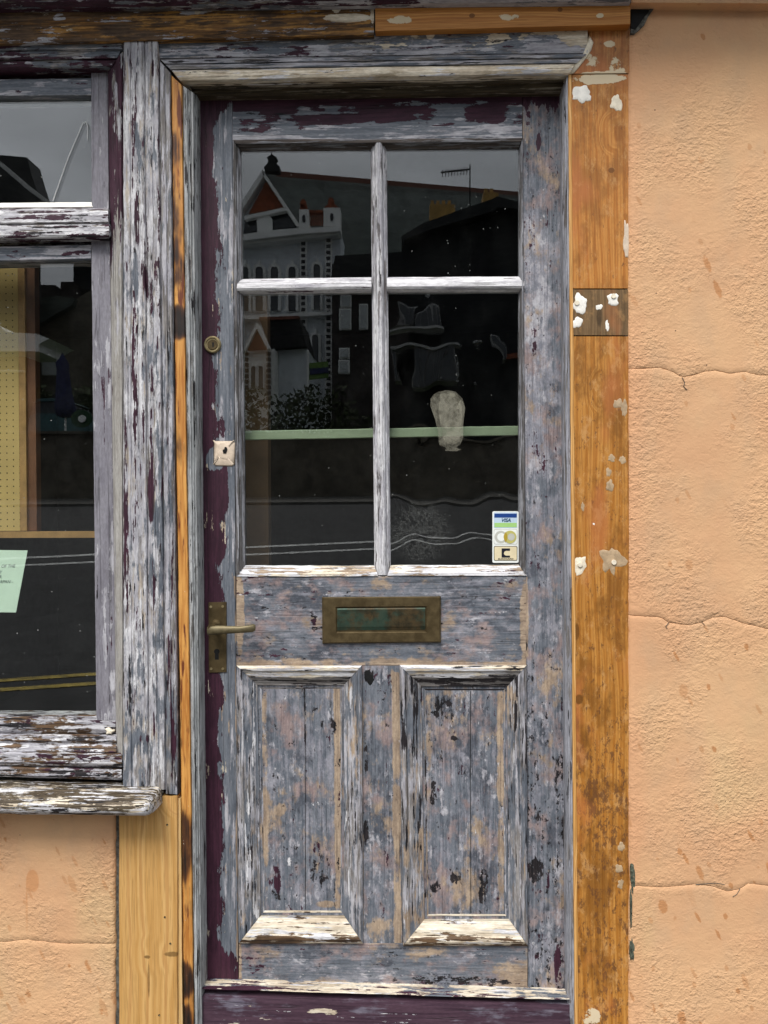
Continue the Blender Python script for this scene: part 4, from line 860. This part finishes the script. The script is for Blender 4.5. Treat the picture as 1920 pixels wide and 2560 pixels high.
# pegboard display in the window
m_peg = plain('pegboard_hardboard', (.50, .36, .13), .6, var=.08, sc=6); m_pegedge = plain('display_frame_wood', (.36, .21, .075), .5, var=.2, sc=20); m_pegdark = plain('display_side_brown', (.15, .065, .03), .5, var=.2, sc=14)
YI = .20
pg = thing('pegboard', 'yellow perforated pegboard display standing inside the shop window', 'pegboard', W(0, 1340, YI))
prism('board', m_peg, [(-1200, 640), (44, 640), (50, 1327), (-1200, 1330)], YI, YI+.006, pg)
prism('frame_upright', m_pegedge, [(44.5, 640), (61, 640), (67, 1327), (50.5, 1327)], YI-.004, YI+.02, pg)
prism('frame_side', m_pegdark, [(61.5, 640), (86, 640), (92, 1327), (67.5, 1327)], YI+.004, YI+.03, pg)
prism('frame_rail', m_pegedge, [(-1200, 1330.5), (420, 1328), (420, 1344), (-1200, 1347)], YI-.006, YI+.02, pg)
verts = []; faces = []
for i in range(-20, 3):
    for j in range(40):
        u = 2.5+i*16.2+j*.10+12; v = 668+j*16.6
        c = W(u, v, YI-.0003); b0 = len(verts)
        for q in range(8): verts.append(c+Vector((.0019*math.cos(q*math.pi/4), 0, .0019*math.sin(q*math.pi/4))))
        faces.append(tuple(range(b0, b0+8)))
o = new_mesh('peg_holes', verts, faces, m_black, pg); o['kind'] = 'stuff'
# notice
m_paper = plain('notice_paper', (.62, .78, .62), .6, var=.05); m_pen = plain('pen_ink', (.03, .05, .05), .6)
nt = thing('notice', 'pale green paper notice with handwriting propped inside the shop window', 'notice', W(30, 1530, .07))
prism('paper', m_paper, [(-90, 1374), (69, 1376), (40, 1531), (-90, 1530)], .064, .0645, nt)
for s_, u, v in (('OF THE', 20, 1419), ('RY', -2, 1434), ('ER', -2, 1446), ('JAPAN -', 14, 1458)):
    text(s_, m_pen, u, v, .0115, .0636, nt, shear=.25, sx=.95)
# bar across the door glass, brown side panel, dim shelf
m_bar = plain('painted_bar', (.25, .31, .20), .5, var=.1)
br = thing('shelf_rail', 'pale green horizontal rail behind the door glass', 'rail', W(960, 1085, .11))
hb('rail_board', m_bar, (570, 1078, 1101), (1330, 1064, 1088), .125, .135, br)
m_brown = plain('brown_panel', (.115, .065, .03), .6, var=.2, sc=10)
cb = prism('cabinet', m_brown, [(560, 700), (668, 700), (672, 1480), (560, 1480)], .24, .28, base=W(630, 1480, .24)); tag(cb, 'brown cabinet side inside the shop at the left of the lower left pane', 'cabinet')
bs = box('counter', m_floor_in, tuple(W(560, 2500, .3)), tuple(W(1330, 1480, .34)), base=W(900, 2500, .3)); tag(bs, 'dark low cabinet front behind the door', 'counter')

# ================================================================== THE STREET (seen mirrored in the glass)
PROF = [(0, 0), (3, 0), (5, .12), (14, 1.55), (22, 2.3), (45, 3.6), (120, 6), (600, 14)]
def gz(d):
    for a, b in zip(PROF, PROF[1:]):
        if a[0] <= d <= b[0]: return a[1]+(b[1]-a[1])*(d-a[0])/(b[0]-a[0])
    return PROF[-1][1]
m_asph = plain('asphalt', (.036, .036, .036), .85, var=.25, sc=3); m_pave = plain('paving', (.09, .085, .075), .8, var=.2, sc=5); m_grassy = plain('verge', (.05, .07, .03), .9, var=.4, sc=2)
m_wl = plain('white_line', (.50, .50, .48), .7, var=.45, sc=9); m_yl = plain('yellow_line', (.42, .31, .06), .7, var=.5, sc=9)
def sheet(name, mat, d0, d1, dz=0, xr=(-160, 160)):
    ds = sorted({d0, d1} | {p[0] for p in PROF if d0 < p[0] < d1}); verts = []; faces = []
    for d in ds:
        for x in xr: verts.append((x, -d, gz(d)+dz))
    for i in range(len(ds)-1): faces.append((2*i, 2*i+1, 2*i+3, 2*i+2))
    return structure(new_mesh(name, verts, faces, mat, base=Vector((0, 0, 0))))
structure(box('pavement', m_pave, (-160, -2.4, -.2), (160, .02, 0), base=Vector((0, 0, 0))))
sheet('ground', m_grassy, 0, 600, -.16, (-600, 600)); sheet('road', m_asph, 2.4, 14, -.05); structure(box('kerb', m_pave, (-160, -14.15, gz(14)-.3), (160, -13.99, gz(14)+.003), base=Vector((0, 0, 0))))
sheet('far_pavement', m_pave, 14, 15.6, .0)
def line_on_ground(name, mat, uv0, uv1, width):
    pts = []
    for u, v in (uv0, uv1):
        lo, hi = .5, 40.0
        f = lambda L: M(u, v, L).z-(gz(L-2*YG)-.045)
        for _ in range(50):
            mid = (lo+hi)/2
            if f(mid) > 0: lo = mid
            else: hi = mid
        pts.append(M(u, v, lo))
    a, b = pts; d = (b-a).normalized(); a = a-d*12; b = b+d*12
    verts = []; faces = []; n = 40
    for i in range(n+1):
        p = a.lerp(b, i/n)
        for s_ in (0, width):
            yy = p.y-s_; verts.append((p.x, yy, gz(-yy)-.044))
    for i in range(n): faces.append((2*i, 2*i+1, 2*i+3, 2*i+2))
    return structure(new_mesh(name, verts, faces, mat, base=Vector((0, 0, 0))))
line_on_ground('white_road_line', m_wl, (70, 1396), (935, 1356), .14); line_on_ground('white_road_line', m_wl, (70, 1414), (935, 1374), .12)
line_on_ground('yellow_road_line', m_yl, (0, 1699), (235, 1683), .10); line_on_ground('yellow_road_line', m_yl, (0, 1722), (235, 1706), .10)

m_slate = plain('slate_roof', (.075, .09, .078), .6, var=.35, sc=1.2); m_stuc = plain('grey_stucco', (.62, .66, .69), .8, var=.1, sc=.6); m_trim = plain('white_trim', (.86, .86, .83), .7, var=.06)
m_terra = plain('terracotta_brick', (.25, .07, .03), .8, var=.4, sc=6); m_quoin = plain('quoin_dark', (.05, .05, .055), .8); m_pot = plain('buff_chimney', (.45, .27, .08), .8, var=.2, sc=3); m_dkbr = plain('dark_brick', (.035, .028, .026), .8, var=.3, sc=2)
m_win = plain('far_window', (.03, .035, .04), .15, spec=.6); m_ridge = plain('ridge_tile', (.16, .06, .04), .8); m_hedge = plain('hedge_leaf', (.035, .05, .015), .9, var=.6, sc=6, bump=.05); m_inn = plain('inn_trim', (.42, .42, .41), .8)
m_blk = plain('slate_black', (.004, .005, .006), .7, var=.3, sc=2)
m_blind = plain('pale_blind', (.45, .48, .48), .7)
def mp(name, mat, pts, L, dep, parent, label=None): return prism(name, mat, pts, L, L+dep, parent, w=M, label=label)
def rect(u0, v0, u1, v1): return [(u0, v0), (u1, v0), (u1, v1), (u0, v1)]
# chapel with gable
ch = thing('chapel', 'grey and white chapel with terracotta gable reflected in the upper left door pane', 'chapel', M(720, 1180, 40))
LC = 40
mp('wall', m_stuc, [(380, 600), (852, 578), (838, 1180), (380, 1180)], LC, 12, ch)
mp('gable_wall', m_stuc, [(658, 436), (742, 562), (742, 590), (380, 600), (540, 606)], LC+.2, 3, ch)
mp('gable_brick', m_terra, [(665, 455), (711, 519), (622, 535)], LC-.2, .3, ch)
mp('barge_board', m_trim, [(655, 424), (664, 436), (752, 566), (742, 566), (658, 440)], LC-.5, .8, ch)
mp('barge_board', m_trim, [(657, 424), (661, 438), (602, 530), (560, 600), (548, 596), (600, 512)], LC-.5, .8, ch)
mp('tie_beam', m_trim, [(612, 540), (716, 518), (718, 526), (612, 549)], LC-.6, .4, ch)
mp('gable_window', m_win, [(612, 552), (720, 528), (745, 566), (612, 582)], LC-.1, .2, ch)
mp('centre_post', m_trim, [(648, 540), (670, 536), (680, 548), (680, 578), (644, 584), (642, 548)], LC-.5, .3, ch)
mp('cornice', m_trim, [(380, 598), (606, 586), (700, 574), (851, 566), (851, 578), (740, 586), (606, 602), (380, 614)], LC-.9, 1.0, ch)
mp('cornice', m_trim, [(380, 604), (606, 602), (851, 580), (846, 588), (606, 612), (380, 618)], LC-.6, .7, ch)
for u0, u1, v0, v1 in ((748, 772, 524, 570), (809, 850, 520, 566)):
    o = mp('parapet_pier', m_trim, rect(u0, v0, u1, v1), LC-.8, .8, ch)
    mp('ball_finial', m_terra, blob((u0+u1)/2-2, v0-14, 8, 12, 14, .0), LC-.6, .4, o)
    mp('finial_base', m_terra, [(u0+2, v0), (u1-2, v0), ((u0+u1)/2+3, v0-12), ((u0+u1)/2-7, v0-12)], LC-.6, .4, o)
    mp('oval_panel', m_quoin, blob((u0+u1)/2, (v0+v1)/2, 4, 10, 14, 0), LC-.85, .1, o)
for i in range(6): mp('baluster', m_terra, rect(776+i*5.6, 532, 779+i*5.6, 562), LC-.6, .2, ch)
mp('coping', m_terra, rect(773, 526, 808, 532), LC-.7, .4, ch)
# finial on the gable
mp('gable_finial', m_blk, [(662, 426), (660, 418), (668, 410), (672, 400), (667, 394), (677, 388), (679, 380), (682, 388), (692, 394), (687, 401), (690, 410), (699, 416), (698, 428)], LC-.4, .5, ch)
# big slate roof running back to the right
def quad3(name, mat, pts, parent, th=.25, label=None):
    v = [M(u, v_, L) for u, v_, L in pts]; b = [p+Vector((0, 0, -th)) for p in v]; n = len(v)
    f = [tuple(range(n)), tuple(range(2*n-1, n-1, -1))]+[(i, (i+1) % n, n+(i+1) % n, n+i) for i in range(n)]
    o = new_mesh(name, v+b, f, mat, parent)
    return o
quad3('roof', m_slate, [(660, 428, 40.2), (1420, 492, 66), (1420, 800, 62), (850, 800, 40.4), (748, 570, 40.1)], ch)
quad3('ridge', m_ridge, [(690, 428, 40), (1420, 490, 65.5), (1420, 494, 65.5), (690, 433, 40)], ch, .2)
for q in range(40):
    pass
# quoins and arched windows
for uq, va, vb_ in ((750, 602, 1080), (813, 594, 1080)):
    mp('quoin_strip', m_trim, rect(uq, va, uq+17, vb_), LC-.15, .3, ch)
    v = va+3
    while v < vb_-10:
        mp('quoin_block', m_quoin, rect(uq+3, v, uq+13, v+8), LC-.22, .15, ch); v += 15
mp('string_course', m_trim, [(380, 800), (846, 778), (846, 786), (380, 812)], LC-.5, .5, ch)
def arch(u, v, w_, h, L, parent):
    pts = [(u+w_*math.cos(R(a)), v-w_*1.1*math.sin(R(a))) for a in range(0, 181, 20)]
    mp('window_surround', m_trim, [(u+w_*1.0, v+h)]+[(p[0], p[1]) for p in pts]+[(u-w_, v+h)], L-.3, .3, parent)
    o = mp('window', m_win, [(u+w_*.55, v+h)]+[(u+.55*(p[0]-u), v+.55*(p[1]-v)) for p in pts]+[(u-w_*.55, v+h)], L-.36, .2, parent)
    mp('keystone', m_trim, rect(u-2.5, v-w_*1.6, u+2.5, v-w_*.6), L-.5, .3, parent)
for u in (575, 612, 648, 686, 730): arch(u, 676, 16, 100, LC, ch)
arch(792, 668, 14, 105, LC, ch); arch(788, 845, 14, 80, LC, ch)
# small lodge in front
lo = thing('lodge', 'small grey lodge with orange gable and quoins reflected low in the left pane', 'house', M(700, 1180, 32)); LL = 32
mp('wall', m_stuc, [(560, 880), (768, 868), (768, 1180), (560, 1180)], LL, 5, lo)
mp('porch_wall', m_trim, [(606, 880), (686, 872), (686, 1180), (606, 1180)], LL-1.0, 1.2, lo)
mp('gable_brick', m_terra, [(644, 826), (672, 872), (616, 876)], LL-1.3, .2, lo)
mp('barge_board', m_trim, [(642, 806), (648, 812), (676, 872), (668, 872), (642, 822), (615, 876), (606, 880)], LL-1.5, .3, lo)
mp('roof', m_blk, [(650, 800), (748, 794), (766, 866), (676, 874)], LL-.4, 3, lo)
mp('ridge', m_ridge, [(648, 793), (748, 790), (748, 797), (648, 801)], LL-.5, .4, lo)
for i in range(9):
    v = 880+i*14
    mp('quoin_block', m_quoin, rect(666, v, 676, v+8), LL-1.15, .2, lo); mp('quoin_block', m_quoin, rect(612, v, 620, v+8), LL-1.15, .2, lo)
arch(633, 920, 9, 50, LL-1, lo); arch(652, 920, 9, 50, LL-1, lo)
# dark house behind
dh = thing('dark_house', 'dark brick house with white sash windows reflected at the middle of the lower left pane', 'house', M(880, 1180, 37)); LD = 37
mp('wall', m_dkbr, [(830, 660), (1010, 650), (1010, 1180), (830, 1180)], LD, 8, dh)
mp('roof', m_blk, [(838, 640), (1040, 628), (1040, 700), (822, 720)], LD-.6, 6, dh)
for (a, b, c, d) in ((851, 738, 878, 768), (848, 772, 878, 824), (848, 870, 874, 896), (846, 900, 874, 934), (898, 760, 920, 824)):
    f = mp('window', m_trim, rect(a, b, c, d), LD-.2, .3, dh); mp('window_pane', m_blind, rect(a+3, b+3, c-3, d-3), LD-.26, .1, f)
# near black building, hipped roof, bay windows
nbld = thing('inn', 'dark hip roofed inn with pale bay window frames reflected in the right door panes', 'building', M(1160, 1230, 22)); LN = 22
mp('wall', m_blk, [(1004, 592), (1014, 586), (1245, 530), (1700, 530), (1700, 1190), (1004, 1190)], LN, 8, nbld)
mp('roof', m_blk, [(1006, 590), (1060, 558), (1150, 526), (1232, 498), (1242, 492), (1300, 506), (1700, 512), (1700, 548), (1248, 520), (1230, 530), (1080, 574), (1010, 600)], LN-.5, 9, nbld)
for (u0, u1, v0, v1) in ((985, 1040, 745, 810), (1050, 1100, 770, 822), (1040, 1150, 870, 960), (985, 1000, 870, 960), (1230, 1252, 830, 900)):
    f = mp('bay_window', m_inn, rect(u0, v0, u1, v1), LN-.8, .8, nbld)
    nn = max(1, int((u1-u0)/22))
    for i in range(nn):
        a = u0+2.5+i*(u1-u0-2.5)/nn; mp('window_pane', m_win, rect(a, v0+3, a+(u1-u0)/nn-4.5, v1-3), LN-.9, .15, f)
mp('bay_sill', m_inn, rect(980, 816, 1110, 822), LN-1.2, .6, nbld); mp('fascia_strip', m_inn, rect(985, 862, 1170, 868), LN-1.0, .6, nbld)
mp('brick_band', m_terra, rect(1240, 880, 1700, 900), LN-.3, .3, nbld)
# chimneys and aerial over the long roof
for (u0, u1, v0, v1) in ((1074, 1138, 508, 545), (1208, 1246, 478, 505)):
    cst = thing('chimney_stack', 'buff chimney stack %s reflected in the upper right pane' % ('with four pots left of the aerial' if u0 < 1100 else 'nearer the ridge right of the aerial'), 'chimney', M((u0+u1)/2, v1, 30), 'chimney stacks over the slate roof')
    mp('stack', m_pot, rect(u0, v0+4, u1, v1+40), 30, 1, cst)
    n_ = int((u1-u0)/14)
    for i in range(n_): mp('chimney_pot', m_pot, rect(u0+3+i*14, v0-6, u0+11+i*14, v0+4), 30.2, .4, cst)
ae = thing('aerial', 'thin television aerial on a mast reflected against the sky', 'aerial', M(1175, 520, 29))
mp('mast', m_blk, rect(1173.4, 412, 1176.2, 560), 29, .06, ae); mp('boom', m_blk, [(1102, 430), (1176, 422), (1176, 425), (1102, 433)], 29, .05, ae)
for i in range(9): mp('element', m_blk, rect(1106+i*7.6, 425-i*.8, 1107.6+i*7.6, 436-i*.8), 29, .3, ae)
# estate sign on post
sg = thing('estate_sign', 'green and navy board on a white post reflected above the hedge', 'sign', M(790, 1010, 26))
mp('post', m_trim, rect(768, 875, 772, 1010), 26, .1, sg); m_sgn = plain('sign_green', (.11, .20, .035), .5); m_sgb = plain('sign_navy', (.015, .02, .08), .5)
mp('board', m_sgn, [(773, 908), (820, 904), (821, 944), (773, 950)], 26, .05, sg); mp('board_band', m_sgb, [(774, 922), (821, 918), (821, 932), (774, 937)], 25.95, .05, sg)
def hedge(name, label, pts, L, dep, seed):
    random.seed(seed)
    a = M(pts[0], pts[2], L); b = M(pts[1], pts[3], L)
    verts = []; faces = []
    lo_ = Vector((min(a.x, b.x), a.y-dep, min(a.z, b.z))); hi_ = Vector((max(a.x, b.x), a.y, max(a.z, b.z)))
    for i in range(3500):
        p = Vector((random.uniform(lo_.x, hi_.x), random.uniform(lo_.y, hi_.y), lo_.z+(hi_.z-lo_.z)*random.random()**.6*(1+.3*mnoise.noise(Vector((random.random(), i, 0))))))
        top = lo_.z+(hi_.z-lo_.z)*(.75+.5*mnoise.noise(Vector((p.x*.9, p.y*.9, seed))))
        if p.z > top: continue
        s_ = .13; n0 = len(verts); r1 = Vector((random.uniform(-1, 1), random.uniform(-1, 1), random.uniform(-1, 1)))*s_; r2 = Vector((random.uniform(-1, 1), random.uniform(-1, 1), random.uniform(-1, 1)))*s_
        verts += [p, p+r1, p+r1+r2, p+r2]; faces.append((n0, n0+1, n0+2, n0+3))
    t = thing(name, label, 'hedge', Vector(((lo_.x+hi_.x)/2, lo_.y, lo_.z)))
    new_mesh('foliage', verts, faces, m_hedge, t)
hedge('hedge', 'dark leafy hedge reflected at the foot of the lodge', (600, 960, 945, 1180), 24, 2, 4)
hedge('hedge', 'low hedge behind the closed parasol in the shop window reflection', (60, 300, 940, 1100), 22, 1.5, 5)
# boundary wall across the street
m_stone = plain('boundary_stone', (.12, .105, .08), .9, var=.4, sc=2.5)
bwall = thing('boundary_wall', 'low stone boundary wall across the street reflected in the shop glass', 'wall', M(0, 1250, 16)); mp('stonework', m_stone, [(-900, 1075), (980, 1090), (1700, 1100), (1700, 1400), (-900, 1400)], 16, .4, bwall); mp('coping', m_stone, [(-900, 1070), (980, 1085), (1700, 1095), (1700, 1102), (980, 1092), (-900, 1077)], 15.9, .6, bwall)
# houses seen in the shop window
h2 = thing('stone_house', 'dim stone house with a sloping gable and chimneys reflected in the shop window', 'house', M(150, 1100, 34)); LH = 34
mp('wall', m_stone, [(100, 815), (180, 758), (240, 720), (420, 720), (420, 1100), (100, 1100)], LH, 8, h2)
mp('roof', m_slate, [(98, 812), (98, 745), (150, 742), (190, 748), (182, 764)], LH-.4, 6, h2); mp('chimney', m_dkbr, rect(154, 706, 186, 752), LH-.2, 1.5, h2); mp('chimney', m_dkbr, rect(96, 714, 140, 752), LH-.2, 1.5, h2)
mp('upper_wall', m_blk, [(186, 640), (420, 640), (420, 724), (186, 724)], LH+.5, 6, h2); mp('notice_board', m_blind, rect(107, 896, 146, 938), LH-.3, .2, h2)
h3 = thing('white_shop', 'white corniced shopfront roof reflected across the pegboard', 'building', M(-60, 1100, 26)); LW = 26
mp('cornice', m_trim, [(-700, 780), (0, 815), (20, 832), (95, 836), (126, 848), (100, 862), (100, 880), (-700, 880)], LW-1, 2, h3); mp('wall', m_dkbr, [(-700, 880), (70, 880), (70, 1100), (-700, 1100)], LW, 1, h3); mp('band', m_trim, [(-700, 924), (60, 926), (60, 930), (-700, 928)], LW-.2, .3, h3)
h4 = thing('barge_boarded_house', 'steep dark roofed house with pale barge board reflected in the small upper pane', 'house', M(0, 600, 30))
mp('roof', m_blk, [(-500, 384), (0, 390), (70, 396), (82, 440), (98, 490), (106, 560), (-500, 560)], 31, 1.2, h4)
mp('barge_board', m_inn, [(-40, 372), (10, 410), (70, 462), (128, 506), (124, 514), (66, 472), (6, 420), (-46, 382)], 29.5, .5, h4); mp('wall', m_dkbr, [(-500, 560), (60, 560), (60, 900), (-500, 900)], 31, 1.6, h4)
# closed parasol
ps = thing('parasol', 'closed navy garden parasol reflected in the shop window', 'parasol', M(165, 1085, 17)); m_nav = plain('parasol_navy', (.02, .024, .075), .8, var=.3, sc=8)
def folded():
    c = [(161, 884, .5), (161, 896, 6), (161, 912, 15), (162, 930, 13), (164, 980, 18), (168, 1020, 24), (170, 1040, 22), (168, 1046, 8)]
    verts = []; faces = []; n = 24
    for (u, v, rp) in c:
        p = M(u, v, 17); k = 18.86/F*rp
        for j in range(n):
            a = 2*math.pi*j/n; kk = k*(1+.16*math.cos(8*a)); verts.append(p+Vector((kk*math.cos(a), kk*math.sin(a), 0)))
    for i in range(len(c)-1):
        for j in range(n): faces.append((i*n+j, i*n+(j+1) % n, (i+1)*n+(j+1) % n, (i+1)*n+j))
    new_mesh('folded_canopy', verts, faces, m_nav, ps, smooth=True)
folded(); mp('pole', m_trim, rect(166, 1040, 169, 1090), 17, .05, ps)
# round green sign, parked car behind the wall
gs = thing('round_sign', 'round dark green sign with white centre beside the parasol', 'sign', M(210, 1085, 15.6)); m_dg = plain('sign_dark_green', (.015, .06, .02), .5)
mp('disc', m_dg, blob(208, 1048, 26, 22, 24, 0), 15.6, .05, gs); mp('centre_disc', m_trim, blob(209, 1048, 9, 9, 16, 0), 15.55, .05, gs)
car = thing('parked_car', 'teal parked car half hidden behind the boundary wall', 'car', M(110, 1110, 20)); m_teal = plain('car_teal', (.03, .10, .11), .3, spec=.6); LK = 20
mp('body', m_teal, [(76, 1110), (74, 1062), (80, 1040), (96, 1034), (180, 1036), (215, 1050), (226, 1062), (228, 1110)], LK, 1.7, car)
mp('cabin', m_win, [(82, 1038), (88, 1012), (100, 1002), (150, 1000), (172, 1010), (190, 1036)], LK+.1, 1.5, car); mp('roof', m_teal, [(86, 1008), (100, 998), (150, 996), (168, 1004), (150, 1003), (100, 1005)], LK, 1.7, car)
for u in (98, 200): mp('wheel', m_blk, blob(u, 1108, 13, 13, 20, 0), LK-.05, 1.8, car)
print('objects', len(bpy.data.objects))
